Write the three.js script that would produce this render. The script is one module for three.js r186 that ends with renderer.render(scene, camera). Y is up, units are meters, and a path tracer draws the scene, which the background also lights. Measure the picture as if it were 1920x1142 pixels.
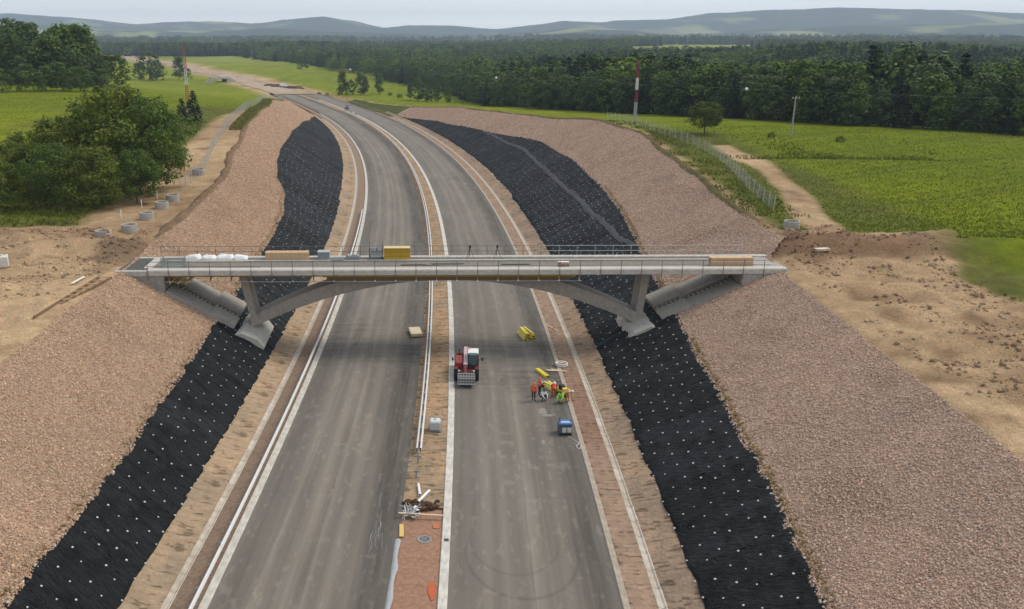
import * as THREE from 'three';
import { mergeGeometries, mergeVertices } from 'three/addons/utils/BufferGeometryUtils.js';
import { MarchingCubes } from 'three/addons/objects/MarchingCubes.js';

// ---------------------------------------------------------------- camera, sky, sun, exposure
const scene = new THREE.Scene();
const camera = new THREE.PerspectiveCamera(36.1415, 1920 / 1142, 0.5, 30000);
const PITCH = 16.157 * Math.PI / 180, YAW = 1.509 * Math.PI / 180;
camera.position.set(0, 32, 0);
camera.rotation.order = 'YXZ';
camera.rotation.set(-PITCH, YAW, 0);
camera.setViewOffset(1920, 1142, 170, 0, 1920, 1142);
camera.updateProjectionMatrix();

const renderer = new THREE.WebGLRenderer({ antialias: true });
renderer.toneMapping = THREE.LinearToneMapping;
renderer.toneMappingExposure = 1.42;
renderer.shadowMap.enabled = true;
renderer.shadowMap.type = THREE.PCFSoftShadowMap;

const SUN = new THREE.Vector3(0.60, 0.77, -0.20).normalize();
const sun = new THREE.DirectionalLight(new THREE.Color(1, 0.93, 0.82), 1.45);
sun.position.copy(SUN).multiplyScalar(400).add(new THREE.Vector3(0, 0, -150));
sun.target.position.set(0, 0, -150);
sun.castShadow = true;
sun.shadow.radius = 44;
sun.shadow.mapSize.set(4096, 4096);
Object.assign(sun.shadow.camera, { left: -180, right: 180, top: 180, bottom: -180, near: 10, far: 900 });
scene.add(sun, sun.target);

function skyTexture() {                         // thin high cloud: pale near the horizon, a little bluer above, a broad veil of light round the sun
  const W = 512, H = 256, d = new Float32Array(W * H * 4);
  const v = new THREE.Vector3();
  for (let j = 0; j < H; j++) for (let i = 0; i < W; i++) {
    const el = (j + 0.5) / H * Math.PI - Math.PI / 2, az = ((i + 0.5) / W - 0.5) * Math.PI * 2;
    v.set(Math.cos(el) * Math.cos(az), Math.sin(el), Math.cos(el) * Math.sin(az));
    const up = Math.max(0, v.y), t = Math.pow(up, 0.55);
    const mu = Math.max(0, v.dot(SUN)), g = 0.5 * Math.pow(mu, 6) + 0.9 * Math.pow(mu, 40);
    const n = 1 + 0.05 * Math.sin(az * 3 + 4 * el + 1.3) * Math.sin(el * 7 + az) + 0.03 * Math.sin(az * 7 + 2) * Math.cos(el * 17 + az * 2);
    const k = (j * W + i) * 4;
    const low = Math.exp(-up * 36);                                   // whiter and brighter low down, as thin cloud is
    d[k] = (0.58 + (0.44 - 0.58) * t + 0.52 * low) * n + g * 0.95;
    d[k + 1] = (0.61 + (0.49 - 0.61) * t + 0.52 * low) * n + g * 0.9;
    d[k + 2] = (0.635 + (0.57 - 0.635) * t + 0.48 * low) * n + g * 0.8;
    d[k + 3] = 1;
    if (v.y < -0.02) { d[k] = 0.2; d[k + 1] = 0.2; d[k + 2] = 0.17; }
  }
  const tx = new THREE.DataTexture(d, W, H, THREE.RGBAFormat, THREE.FloatType);
  tx.mapping = THREE.EquirectangularReflectionMapping;
  tx.magFilter = tx.minFilter = THREE.LinearFilter;
  tx.wrapS = THREE.RepeatWrapping;
  tx.needsUpdate = true;
  return tx;
}
const sky = skyTexture();
scene.background = sky;
scene.environment = sky;
scene.fog = new THREE.FogExp2(new THREE.Color(0.70, 0.84, 1.0), 0.00013);

// ---------------------------------------------------------------- random numbers and noise
function rng(seed) {
  let a = seed >>> 0;
  return () => { a = (a + 0x6D2B79F5) | 0; let t = Math.imul(a ^ (a >>> 15), 1 | a); t = (t + Math.imul(t ^ (t >>> 7), 61 | t)) ^ t; return ((t ^ (t >>> 14)) >>> 0) / 4294967296; };
}
function hash2(i, j, s = 0) {
  let h = Math.imul(i | 0, 374761393) + Math.imul(j | 0, 668265263) + Math.imul(s | 0, 2147483647 ^ 0x5bd1e995) | 0;
  h = Math.imul(h ^ (h >>> 13), 1274126177); h ^= h >>> 16;
  return (h >>> 0) / 4294967296;
}
const sm = (t) => t * t * (3 - 2 * t);
function vnoise(x, y, s = 0, per = 0) {
  const i = Math.floor(x), j = Math.floor(y), u = sm(x - i), v = sm(y - j);
  const w = per ? (k) => ((k % per) + per) % per : (k) => k;
  const a = hash2(w(i), w(j), s), b = hash2(w(i + 1), w(j), s), c = hash2(w(i), w(j + 1), s), d = hash2(w(i + 1), w(j + 1), s);
  return a + (b - a) * u + (c - a) * v + (a - b - c + d) * u * v;
}
function fbm(x, y, s = 0, oct = 4, per = 0) {
  let f = 0, a = 0.5, n = 0;
  for (let k = 0; k < oct; k++) { f += a * vnoise(x, y, s + k, per); n += a; a *= 0.5; x *= 2; y *= 2; per *= 2; }
  return f / n;
}
const clamp = (x, a = 0, b = 1) => Math.min(b, Math.max(a, x));
const lerp = (a, b, t) => a + (b - a) * t;
const sstep = (a, b, x) => sm(clamp((x - a) / (b - a)));
function table(rows) {                          // piecewise curve through [x, y] rows, x falling
  return (x) => {
    if (x >= rows[0][0]) return rows[0][1];
    for (let i = 1; i < rows.length; i++) if (x >= rows[i][0]) { const t = (x - rows[i - 1][0]) / (rows[i][0] - rows[i - 1][0]); return lerp(rows[i - 1][1], rows[i][1], sm(t) * 0.5 + t * 0.5); }
    return rows[rows.length - 1][1];
  };
}

// ---------------------------------------------------------------- textures and materials
const toS = (c) => Math.round(255 * clamp(c <= 0.0031308 ? c * 12.92 : 1.055 * Math.pow(c, 1 / 2.4) - 0.055));
function colorTex(w, h, fn) {                   // fn(x, y) -> linear rgb
  const d = new Uint8Array(w * h * 4);
  for (let y = 0; y < h; y++) for (let x = 0; x < w; x++) { const c = fn(x, y), k = (y * w + x) * 4; d[k] = toS(c[0]); d[k + 1] = toS(c[1]); d[k + 2] = toS(c[2]); d[k + 3] = 255; }
  return finish(new THREE.DataTexture(d, w, h, THREE.RGBAFormat), true);
}
function greyTex(w, h, fn) {
  const d = new Uint8Array(w * h * 4);
  for (let y = 0; y < h; y++) for (let x = 0; x < w; x++) { const c = Math.round(255 * clamp(fn(x, y))), k = (y * w + x) * 4; d[k] = d[k + 1] = d[k + 2] = c; d[k + 3] = 255; }
  return finish(new THREE.DataTexture(d, w, h, THREE.RGBAFormat), false);
}
function finish(t, srgb) {
  t.wrapS = t.wrapT = THREE.RepeatWrapping; t.magFilter = THREE.LinearFilter; t.minFilter = THREE.LinearMipmapLinearFilter; t.generateMipmaps = true;
  if (srgb) t.colorSpace = THREE.SRGBColorSpace;
  t.needsUpdate = true; return t;
}
function rep(t, mx, my = mx) { const c = t.clone(); c.repeat.set(1 / mx, 1 / my); c.needsUpdate = true; return c; }   // one tile every mx by my metres of uv
const rgb = (r, g, b) => new THREE.Color().setRGB(r, g, b);
const matte = (o) => new THREE.MeshPhysicalMaterial({ specularIntensity: 0.2, roughness: 1, ...o });   // earth, stone, leaves, cloth
const std = (color, roughness = 0.8, extra = {}) => new THREE.MeshStandardMaterial({ color, roughness, ...extra });

function stonesAt(N, cells, seed) {             // a tiling bed of stones: id and height of the stone at each texel
  const cs = N / cells, px = [], id = new Float32Array(N * N), hh = new Float32Array(N * N);
  for (let j = 0; j < cells; j++) for (let i = 0; i < cells; i++) px.push([(i + 0.15 + 0.7 * hash2(i, j, seed)) * cs, (j + 0.15 + 0.7 * hash2(i, j, seed + 1)) * cs]);
  for (let y = 0; y < N; y++) for (let x = 0; x < N; x++) {
    const ci = Math.floor(x / cs), cj = Math.floor(y / cs); let d1 = 1e9, d2 = 1e9, best = 0;
    for (let b = -1; b <= 1; b++) for (let a = -1; a <= 1; a++) {
      const i = (ci + a + cells) % cells, j = (cj + b + cells) % cells, p = px[j * cells + i];
      let dx = Math.abs(x - p[0]), dy = Math.abs(y - p[1]); dx = Math.min(dx, N - dx); dy = Math.min(dy, N - dy);
      const d = Math.hypot(dx, dy); if (d < d1) { d2 = d1; d1 = d; best = j * cells + i; } else if (d < d2) d2 = d;
    }
    id[y * N + x] = best; hh[y * N + x] = clamp((d2 - d1) / cs * 1.6);
  }
  return { id, hh };
}
const T = {};
{
  const N = 1024, cells = 110, st = stonesAt(N, cells, 11);
  T.gravelC = colorTex(N, N, (x, y) => {
    const s = st.id[y * N + x], a = hash2(s, 7, 1), b = hash2(s, 3, 2), c = hash2(s, 9, 5);
    const v = (a < 0.14 ? 0.6 : a > 0.88 ? 1.3 : 0.8 + 0.42 * b), m = 0.9 + 0.2 * fbm(x / 64, y / 64, 4, 3, 16);
    return [0.62 * v * m, 0.62 * v * m * (0.97 + 0.09 * c), 0.62 * v * m * (0.92 + 0.16 * c)];
  });
  T.gravelB = greyTex(N, N, (x, y) => st.hh[y * N + x] * (0.6 + 0.4 * hash2(st.id[y * N + x], 1, 3)));
  T.soilC = colorTex(512, 512, (x, y) => {
    const f = fbm(x / 32, y / 32, 21, 5, 16), g = vnoise(x / 4, y / 4, 5, 128), s = hash2(x >> 1, y >> 1, 8) > 0.97 ? 0.2 : 0;
    const v = 0.42 + 0.42 * f + 0.14 * g + s; return [v, v * (0.985 + 0.03 * g), v * (0.96 + 0.06 * f)];
  });
  T.soilB = greyTex(512, 512, (x, y) => 0.65 * fbm(x / 16, y / 16, 31, 4, 32) + 0.35 * vnoise(x / 3, y / 3, 6, 171));
  T.rillC = colorTex(512, 512, (x, y) => {       // sand washed into rills: streaks that run across the strip (u is across)
    const w2 = 22 * fbm(x / 70, y / 70, 45, 3, 0), a = fbm(x / 70, (y + w2) / 13, 41, 4, 0), wrap = a * 0.45 + 0.55 * fbm(x / 26, y / 26, 43, 5, 0);
    const gul = sstep(0.40, 0.30, a) * sstep(0.35, 0.55, fbm(x / 40, y / 40, 48, 3, 0)); const v = (0.42 + 0.62 * wrap + 0.10 * vnoise(x / 2, y / 2, 46)) * (1 - 0.45 * gul); return [v, v * 0.975, v * (0.93 + 0.06 * a)];
  });
  T.rillB = greyTex(512, 512, (x, y) => { const w2 = 22 * fbm(x / 70, y / 70, 45, 3, 0); return 0.6 * fbm(x / 70, (y + w2) / 13, 41, 4, 0) + 0.4 * fbm(x / 14, y / 14, 47, 4, 0); });
  T.grassC = colorTex(512, 512, (x, y) => {
    const f = fbm(x / 64, y / 64, 51, 5, 8), g = vnoise(x / 3, y / 3, 52, 171), h = vnoise(x / 9, y / 9, 53, 57);
    const v = 0.4 + 0.4 * f + 0.3 * g * h + 0.12 * g; return [v * (0.9 + 0.25 * h), v, v * (0.8 + 0.2 * g)];
  });
  T.grassB = greyTex(512, 512, (x, y) => 0.5 * vnoise(x / 3, y / 3, 52, 171) + 0.5 * vnoise(x / 9, y / 9, 53, 57));
  T.concC = colorTex(512, 512, (x, y) => {
    const f = fbm(x / 64, y / 64, 61, 5, 8), g = vnoise(x / 2, y / 2, 62, 256), st2 = fbm(x / 10, y / 128, 63, 3, 0), p = hash2(x >> 1, y >> 1, 64) > 0.992 ? -0.18 : 0;
    const v = 0.58 + 0.30 * f + 0.07 * g + 0.30 * (st2 - 0.5) + p; return [v, v * (0.985 + 0.02 * f), v * (0.95 + 0.04 * st2)];
  });
  T.concB = greyTex(256, 256, (x, y) => 0.5 * fbm(x / 16, y / 16, 65, 4, 16) + 0.5 * vnoise(x / 2, y / 2, 66, 128));
  T.woodC = colorTex(256, 512, (x, y) => {
    const g = fbm(x / 5, y / 90, 71, 4, 0), k = fbm(x / 40, y / 40, 72, 3, 0); const v = 0.5 + 0.45 * g + 0.15 * k; return [v, v * 0.96, v * (0.86 + 0.08 * k)];
  });
  T.clothB = greyTex(512, 512, (x, y) => { const f = fbm(x / 120, (y + x * 0.22) / 20, 81, 4, 0), g = fbm(x / 60, (y + x * 0.35) / 9, 82, 3, 0); return 0.65 * Math.pow(1 - Math.abs(2 * f - 1), 5) + 0.35 * Math.pow(1 - Math.abs(2 * g - 1), 3); });
  T.clothC = colorTex(512, 512, (x, y) => { const f = fbm(x / 60, y / 60, 83, 4, 0), g = vnoise(x / 2, y / 2, 84, 256); const v = 0.22 + 0.9 * sstep(0.25, 0.75, f) + 0.16 * g; return [v, v, v]; });
}

// ---------------------------------------------------------------- naming and adding
const taken = {};
function numbered(name) { const n = taken[name] ?? 0; taken[name] = n + 1; return n ? `${name}_${String(n).padStart(3, '0')}` : name; }
function shade(o) { o.traverse((m) => { if (m.isMesh) { m.castShadow = true; m.receiveShadow = true; } }); return o; }
function mesh(name, geo, mat, parent) {
  const m = new THREE.Mesh(geo, mat); m.name = parent ? name : numbered(name); m.castShadow = m.receiveShadow = true;
  (parent ?? scene).add(m); return m;
}
function structure(name, geo, mat, label) { const m = mesh(name, geo, mat); m.userData = { kind: 'structure' }; if (label) m.userData.label = label; return m; }
function tag(o, label, category, group, kind) { o.userData.label = label; o.userData.category = category; if (group) o.userData.group = group; if (kind) o.userData.kind = kind; return o; }
function thing(name, label, category, pos = [0, 0, 0], turn = 0, group) {
  const g = new THREE.Group(); g.name = numbered(name); g.position.set(...pos); g.rotation.y = turn; scene.add(g); return tag(g, label, category, group);
}
function copyOf(o, pos, turn, scale, label, group) {
  const c = o.clone(); c.name = numbered(o.name.replace(/_\d{3}$/, '')); c.userData = { ...o.userData, label }; if (group) c.userData.group = group;
  c.position.set(...pos); c.rotation.y = turn; if (scale) Array.isArray(scale) ? c.scale.set(...scale) : c.scale.setScalar(scale); scene.add(c); return c;
}
// ---------------------------------------------------------------- small shapes (metres); every geometry gets position, normal, uv in metres
function box(w, h, d, x = 0, y = 0, z = 0, ry = 0, rx = 0, rz = 0) {
  const g = new THREE.BoxGeometry(w, h, d), p = g.attributes.position, n = g.attributes.normal, uv = g.attributes.uv;
  for (let i = 0; i < p.count; i++) {
    const ax = Math.abs(n.getX(i)), ay = Math.abs(n.getY(i));
    if (ax > 0.5) uv.setXY(i, p.getZ(i), p.getY(i)); else if (ay > 0.5) uv.setXY(i, p.getX(i), p.getZ(i)); else uv.setXY(i, p.getX(i), p.getY(i));
  }
  if (rx) g.rotateX(rx); if (rz) g.rotateZ(rz); if (ry) g.rotateY(ry); g.translate(x, y, z); return g;
}
function bev(w, h, d, b = 0.03, x = 0, y = 0, z = 0, ry = 0, rx = 0, rz = 0) {   // a box with chamfered edges, base of the extrusion along z
  const s = new THREE.Shape(), a = w / 2, c = h / 2; b = Math.min(b, a * 0.9, c * 0.9, d * 0.45);
  s.moveTo(-a + b, -c); s.lineTo(a - b, -c); s.lineTo(a, -c + b); s.lineTo(a, c - b); s.lineTo(a - b, c); s.lineTo(-a + b, c); s.lineTo(-a, c - b); s.lineTo(-a, -c + b); s.closePath();
  const i = new THREE.Shape(); const q = 1e-4; void q;
  const g = new THREE.ExtrudeGeometry(s, { depth: d - 2 * b, bevelEnabled: true, bevelSize: b * 0.8, bevelThickness: b, bevelOffset: -b * 0.8, bevelSegments: 1, steps: 1 });
  g.translate(0, 0, -(d - 2 * b) / 2); void i;
  if (rx) g.rotateX(rx); if (rz) g.rotateZ(rz); if (ry) g.rotateY(ry); g.translate(x, y, z); return g;
}
function bar(a, b, r, seg = 6, r2 = r) {         // a round bar from a to b
  const A = new THREE.Vector3(...a), B = new THREE.Vector3(...b), L = A.distanceTo(B);
  const g = new THREE.CylinderGeometry(r2, r, L, seg, 1); g.translate(0, L / 2, 0);
  g.applyQuaternion(new THREE.Quaternion().setFromUnitVectors(new THREE.Vector3(0, 1, 0), B.clone().sub(A).normalize())); g.translate(...a); return g;
}
function beamBetween(a, b, w, h) {               // a square beam from a to b
  const A = new THREE.Vector3(...a), B = new THREE.Vector3(...b), L = A.distanceTo(B), d = B.clone().sub(A);
  const g = box(w, h, L); g.rotateX(-Math.asin(clamp(d.y / L, -1, 1))); g.rotateY(Math.atan2(d.x, d.z)); g.translate((A.x + B.x) / 2, (A.y + B.y) / 2, (A.z + B.z) / 2); return g;
}
function cyl(r, h, seg, x = 0, y = 0, z = 0, axis = 'y') { const g = new THREE.CylinderGeometry(r, r, h, seg); if (axis === 'x') g.rotateZ(Math.PI / 2); if (axis === 'z') g.rotateX(Math.PI / 2); g.translate(x, y, z); return g; }
const join = (list) => mergeGeometries(list.map((g) => { const n = g.index ? g.toNonIndexed() : g; for (const k of Object.keys(n.attributes)) if (!['position', 'normal', 'uv'].includes(k)) n.deleteAttribute(k); return n; }));
function tint(g, c) { const n = g.attributes.position.count, a = new Float32Array(n * 3); for (let i = 0; i < n; i++) { a[i * 3] = c[0]; a[i * 3 + 1] = c[1]; a[i * 3 + 2] = c[2]; } g.setAttribute('color', new THREE.BufferAttribute(a, 3)); return g; }

// ---------------------------------------------------------------- the line of the motorway: its reference line is the kerb right of the median
const AL = [-71.6669, -118.514, -24.2804, -75.6194, -29.4828, -2.14422];
function polyX(z) { const t = z / 500; let x = 0; for (const c of AL) x = x * t + c; return x; }
function polyD(z) { return (polyX(z + 0.5) - polyX(z - 0.5)); }
function lineX(z) {
  if (z > -20) return polyX(-20) + polyD(-20) * (z + 20);
  if (z >= -500) return polyX(z);
  const dz = z + 500, s = polyD(-500);           // past the finished surface it bears on to the left
  return polyX(-500) + s * dz + 0.00012 * dz * dz * -1;
}
function roadAt(zi, o) {                          // the point at offset o (right positive) from the reference line
  const x = lineX(zi), d = (lineX(zi + 0.6) - lineX(zi - 0.6)) / 1.2, l = Math.hypot(1, d);
  // direction of travel is (-d, -1) / l; right of it is (1, -d) / l
  return [x + o / l, zi - o * d / l, Math.atan2(d, 1)];
}
function toRoad(x, z) {
  let zi = clamp(z, -1600, 60);
  for (let k = 0; k < 7; k++) { const d = (lineX(zi + 0.6) - lineX(zi - 0.6)) / 1.2, l2 = 1 + d * d; zi += ((x - lineX(zi)) * d + (z - zi)) / l2; zi = clamp(zi, -1700, 80); }
  const d = (lineX(zi + 0.6) - lineX(zi - 0.6)) / 1.2, l = Math.hypot(1, d);
  return [((x - lineX(zi)) - (z - zi) * d) / l, zi];
}
const SL = 1.75, SR = 2.2, TOE_L = 18.5, TOE_R = 15.0;   // the left face is the steeper
const crestL = table([[-20, 8.5], [-60, 8.6], [-85, 8.8], [-107, 9.3], [-150, 9.8], [-176, 11.2], [-215, 12.5], [-260, 12.3], [-307, 10.6], [-360, 6.6], [-410, 3.2], [-470, 0.9], [-530, 0.2]]);
const crestR = table([[-20, 8.4], [-78, 8.5], [-88, 8.55], [-94, 8.6], [-98.5, 8.9], [-103, 10.0], [-115, 10.2], [-128, 10.4], [-146, 11.1], [-164, 11.6], [-190, 12.6], [-218, 12.4], [-258, 10], [-291, 8.4], [-329, 6.7], [-382, 3.2], [-440, 1.1], [-520, 0.2]]);
const hump = (x, z, cx, cz, sx, sz, h) => { const a = (x - cx) / sx, b = (z - cz) / sz, q = a * a + b * b; return q > 9 ? 0 : h * Math.exp(-q); };
function natural(x, z) {
  const [o, zi] = toRoad(x, z);
  let h = lerp(crestL(zi), crestR(zi), sstep(-14, 14, o));
  const far = sstep(-480, -700, z);
  h *= 1 - far;
  h += hump(x, z, -165, -345, 75, 70, 11) + hump(x, z, -120, -240, 45, 60, 2.0) + hump(x, z, 330, -780, 150, 130, 7);
  h -= 5 * sstep(-90, -330, x) * (1 - sstep(-200, -420, z)) * 0.6;
  if (o > 60) h -= 3.5 * sstep(60, 200, o) * (1 - far);
  h += far * (2 * sstep(-300, 400, x) + 6 * sstep(-900, -1900, z) * sstep(-100, 500, x));
  h += far * (fbm(x / 240, z / 240, 91, 3) - 0.5) * 6;
  h += (fbm(x / 26, z / 26, 92, 3) - 0.5) * 0.55;
  // spoil heaps and dug banks beside the bridge ends
  h += hump(x, z, -40.5, -100.3, 3.4, 1.8, 0.9) + hump(x, z, -36.8, -101.6, 2.0, 1.6, 0.7) + hump(x, z, -50, -103, 4.5, 2.4, 1.3) + hump(x, z, -41, -84, 2.6, 1.2, 0.5)
     + hump(x, z, 41, -87.2, 3, 1.0, 0.5) + hump(x, z, 44, -95.2, 4, 1.2, 0.9) + hump(x, z, 39.5, -103.5, 2, 1.2, 0.6) + hump(x, z, 47, -101, 5, 1.6, 0.7) + hump(x, z, -44, -78, 5, 1.5, 0.6) + hump(x, z, 400, -1580, 320, 260, 6);
  const dug = (o < -34 ? sstep(-34, -38, o) : o > 34 ? sstep(34, 38, o) : 0) * sstep(-58, -66, z) * sstep(-115, -104, z);
  if (dug) { const t = Math.abs(((z + 91 + 0.12 * (Math.abs(x) - 34)) + 60) % 200 - 60), rut = Math.exp(-Math.pow((t - 1.0) / 0.28, 2)) * 0.24; h += dug * (1.15 * (fbm(x / 2.6, z / 2.2, 95, 4) - 0.5) * sstep(1.5, 4, t) + 1.0 * Math.pow(Math.abs(fbm(x / 5, z / 4, 96, 3) - 0.5) * 2, 1.5) * sstep(2, 5, t) - rut); }
  return h;
}
function slopeH(o) { const q = o < 0 ? -o - TOE_L : o - TOE_R; return q < 0 ? -0.7 : 0.3 + q / (o < 0 ? SL : SR); }
function groundH(x, z) {                          // the sheet of ground: dug away where the road runs
  const n = natural(x, z);
  if (z < -900) return n;
  const [o, zi] = toRoad(x, z);
  if (Math.abs(o) > 62) return n;
  const cut = slopeH(o) - 0.25;
  return zi < -545 ? n : Math.min(n, cut);
}
// ---------------------------------------------------------------- the ground: one sheet
function steps(lo, hi, fineLo, fineHi, fine, grow) {
  const out = []; for (let v = fineLo; v <= fineHi + 1e-6; v += fine) out.push(v);
  let s = fine, v = out[out.length - 1]; while (v < hi) { s *= grow; v += s; out.push(v); }
  s = fine; v = out[0]; while (v > lo) { s *= grow; v -= s; out.unshift(v); }
  return out;
}
const GRASS = [0.125, 0.185, 0.022], SAND = [0.46, 0.325, 0.21], BROWN = [0.17, 0.105, 0.065];
const mix3 = (a, b, t) => [lerp(a[0], b[0], t), lerp(a[1], b[1], t), lerp(a[2], b[2], t)];
function groundColor(x, z) {
  const [o, zi] = toRoad(x, z);
  const n1 = fbm(x / 18, z / 18, 101, 4), n2 = fbm(x / 3.5, z / 3.5, 102, 3), n3 = fbm(x / 90, z / 60, 103, 3);
  let c = mix3([0.118, 0.155, 0.005], [0.205, 0.228, 0.007], clamp(n3 * 1.5 - 0.25));
  c = mix3(c, [0.15, 0.16, 0.03], clamp((n1 - 0.56) * 3) * 0.6); c = c.map((v) => v * (0.78 + 0.44 * n2));
  // tramlines of the tractor in the meadows
  const along = x * 0.55 + z * 0.83, lane = Math.abs((along / 17 + 0.05 * n1) % 1), swath = Math.sin(along * 2.1 + 2.5 * n1); if (z > -1200) { c = c.map((v) => v * (1 + 0.07 * swath)); if (lane < 0.06 || (lane > 0.1 && lane < 0.16)) c = mix3(c, [0.085, 0.11, 0.014], 0.55); }
  // rough, weedy grass round the hedges and along the fences
  const rough = o > 0 ? sstep(62, 54, o) * sstep(-205, -190, z) : sstep(-66, -56, o) * sstep(-270, -250, z);
  c = mix3(c, mix3([0.055, 0.08, 0.012], [0.14, 0.125, 0.04], n2), rough * clamp(0.35 + 0.9 * n1));
  if (z < -600 && o > -2000) {                    // far fields of other crops
    const p = hash2(Math.floor((x + z * 0.3) / 260), Math.floor((z - x * 0.2) / 330), 5);
    c = mix3(c, p < 0.3 ? [0.20, 0.22, 0.05] : p < 0.6 ? [0.11, 0.17, 0.025] : [0.16, 0.21, 0.03], 0.55 * sstep(-1000, -1300, z));
  }
  let bare = 0;                                   // trodden sand of the building site
  if (o < 0) {
    const wide = zi > -104 ? 60 : zi > -112 ? lerp(60, 13.5, (-104 - zi) / 8) : zi > -230 ? lerp(12, 9, (-112 - zi) / 118) : lerp(9, 2, clamp((-230 - zi) / 60));
    const q = -o - (TOE_L + SL * (crestL(zi) - 0.3)); bare = 1 - sstep(wide - 1.2, wide + 1.6, q + 4 * (n1 - 0.5));
    if (zi < -470) bare = Math.max(bare, 1 - sstep(16, 26, -o + 8 * (n1 - 0.5)));
  } else {
    const q = o - (TOE_R + SR * (crestR(zi) - 0.3));
    const w2 = lerp(1.6, 19, sstep(-107, -98, zi + 9 * (n1 - 0.5))); bare = 1 - sstep(w2 - 1, w2 + 1.5, q + 9 * (n1 - 0.5) * sstep(4, 12, w2) + 3 * (n1 - 0.5) + 1.5 * (n2 - 0.5));
    const tx = table([[-100, 42.5], [-112, 44.5], [-135, 49.5], [-155, 52], [-175, 51.5]])(z);
    if (z < -98 && z > -178) bare = Math.max(bare, 1 - sstep(1.3, 2.6, Math.abs(x - tx) + 2.4 * (n1 - 0.5)));
    if (zi < -96 && zi > -106) bare = Math.max(bare, sstep(22, 14, q + 10 * (n1 - 0.5)));
    if (zi < -500) bare = Math.max(bare, 1 - sstep(13, 20, o + 8 * (n1 - 0.5)));
  }
  let d = mix3(SAND, [0.30, 0.20, 0.125], clamp(n1 * 1.7 - 0.45));
  d = mix3(d, BROWN, clamp((n2 - 0.54) * 3.6) * 0.75);
  if (o < 0 && z > -105) { const t = sstep(0.45, 0.62, fbm(x / 7, z / 4, 107, 3)); d = mix3(d, [0.15, 0.10, 0.07], t * sstep(-88, -98, z) * 0.8); }
  if (o > 0 && z < -94 && z > -107) d = mix3(d, [0.16, 0.095, 0.062], sstep(-97, -99.5, z) * sstep(-106.5, -103, z) * (0.5 + 0.5 * n2));
  return mix3(c, d, bare);
}
{
  const xs = steps(-4200, 4800, -72, 78, 0.8, 1.045), zs = steps(-5200, 70, -262, -58, 0.8, 1.04);
  const nx = xs.length, nz = zs.length, p = new Float32Array(nx * nz * 3), c = new Float32Array(nx * nz * 3), uv = new Float32Array(nx * nz * 2), idx = [];
  for (let j = 0; j < nz; j++) for (let i = 0; i < nx; i++) {
    const k = j * nx + i, x = xs[i], z = zs[j]; p[k * 3] = x; p[k * 3 + 1] = groundH(x, z); p[k * 3 + 2] = z; uv[k * 2] = x; uv[k * 2 + 1] = z;
    const q = groundColor(x, z); c[k * 3] = q[0]; c[k * 3 + 1] = q[1]; c[k * 3 + 2] = q[2];
    if (i && j) { const a = k - nx - 1, b = k - nx, e = k - 1; idx.push(a, e, b, b, e, k); }
  }
  const g = new THREE.BufferGeometry(); g.setAttribute('position', new THREE.BufferAttribute(p, 3)); g.setAttribute('color', new THREE.BufferAttribute(c, 3)); g.setAttribute('uv', new THREE.BufferAttribute(uv, 2)); g.setIndex(idx); g.computeVertexNormals();
  structure('ground', g, matte({ color: rgb(1.45, 1.45, 1.45), vertexColors: true, map: rep(T.grassC, 9), bumpMap: rep(T.grassB, 5), bumpScale: 0.12 }));
  console.log('ground', nx, nz);
}
// ---------------------------------------------------------------- far hills, fading into the haze
function ridge(seed, dist, depth, prof, amp, base, c1, c2) {
  const N = 260, M = 26, p = [], c = [], idx = [], uv = [];
  for (let i = 0; i <= N; i++) for (let j = 0; j <= M; j++) {
    const x = lerp(-0.62, 0.85, i / N) * (dist + depth * 0.5), s = j / M, z = -(dist + s * depth);
    const top = prof((x / (dist + depth * 0.45)) * 1823 + 838);
    const sh = Math.pow(Math.sin(Math.PI * clamp(s * 0.92 + 0.02)), 1.1);
    const h = base + (top - base) * sh * (1 + 0.0) + (fbm(x / 420 + seed, z / 420, seed, 4) - 0.5) * amp * (0.3 + sh * 0.7) + (fbm(x / 60, z / 60, seed + 7, 3) - 0.5) * 9;
    p.push(x, h, z); uv.push(x / 30, z / 30);
    const f = fbm(x / 330, z / 260, seed + 20, 3), wood = sstep(seed === 5 ? 0.43 : 0.37, seed === 5 ? 0.47 : 0.41, f + 0.1 * sh), t = fbm(x / 40, z / 40, seed + 21, 3);
    const q = mix3(mix3(c2, [0.24, 0.24, 0.09], hash2(Math.floor(x / 300), Math.floor(z / 240), seed)), mix3(c1, [0.02, 0.035, 0.016], t), wood); c.push(...q);
    if (i && j) { const k = i * (M + 1) + j, a = k - M - 2, b = k - 1, e = k - M - 1; idx.push(a, b, e, e, b, k); }
  }
  const g = new THREE.BufferGeometry(); g.setAttribute('position', new THREE.Float32BufferAttribute(p, 3)); g.setAttribute('color', new THREE.Float32BufferAttribute(c, 3)); g.setAttribute('uv', new THREE.Float32BufferAttribute(uv, 2)); g.setIndex(idx); g.computeVertexNormals();
  structure('hills', g, matte({ vertexColors: true }));
}
const PX = (rows, dist) => { const f = table(rows.map(([x, y]) => [-x, 32 + (64 - y) / 1823 * dist])); return (x) => f(-x); };
ridge(3, 6000, 2400, PX([[-900, 40], [-300, 30], [0, 28], [100, 34], [250, 46], [330, 41], [480, 45], [540, 38], [600, 31], [640, 37], [720, 53], [760, 49], [840, 50], [930, 54], [1000, 49], [1060, 42], [1140, 45], [1160, 41], [1250, 38], [1350, 26], [1450, 20], [1577, 17], [1750, 20], [1950, 30], [2400, 34]], 7200), 26, -10, [0.026, 0.044, 0.034], [0.11, 0.14, 0.05]);
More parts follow.
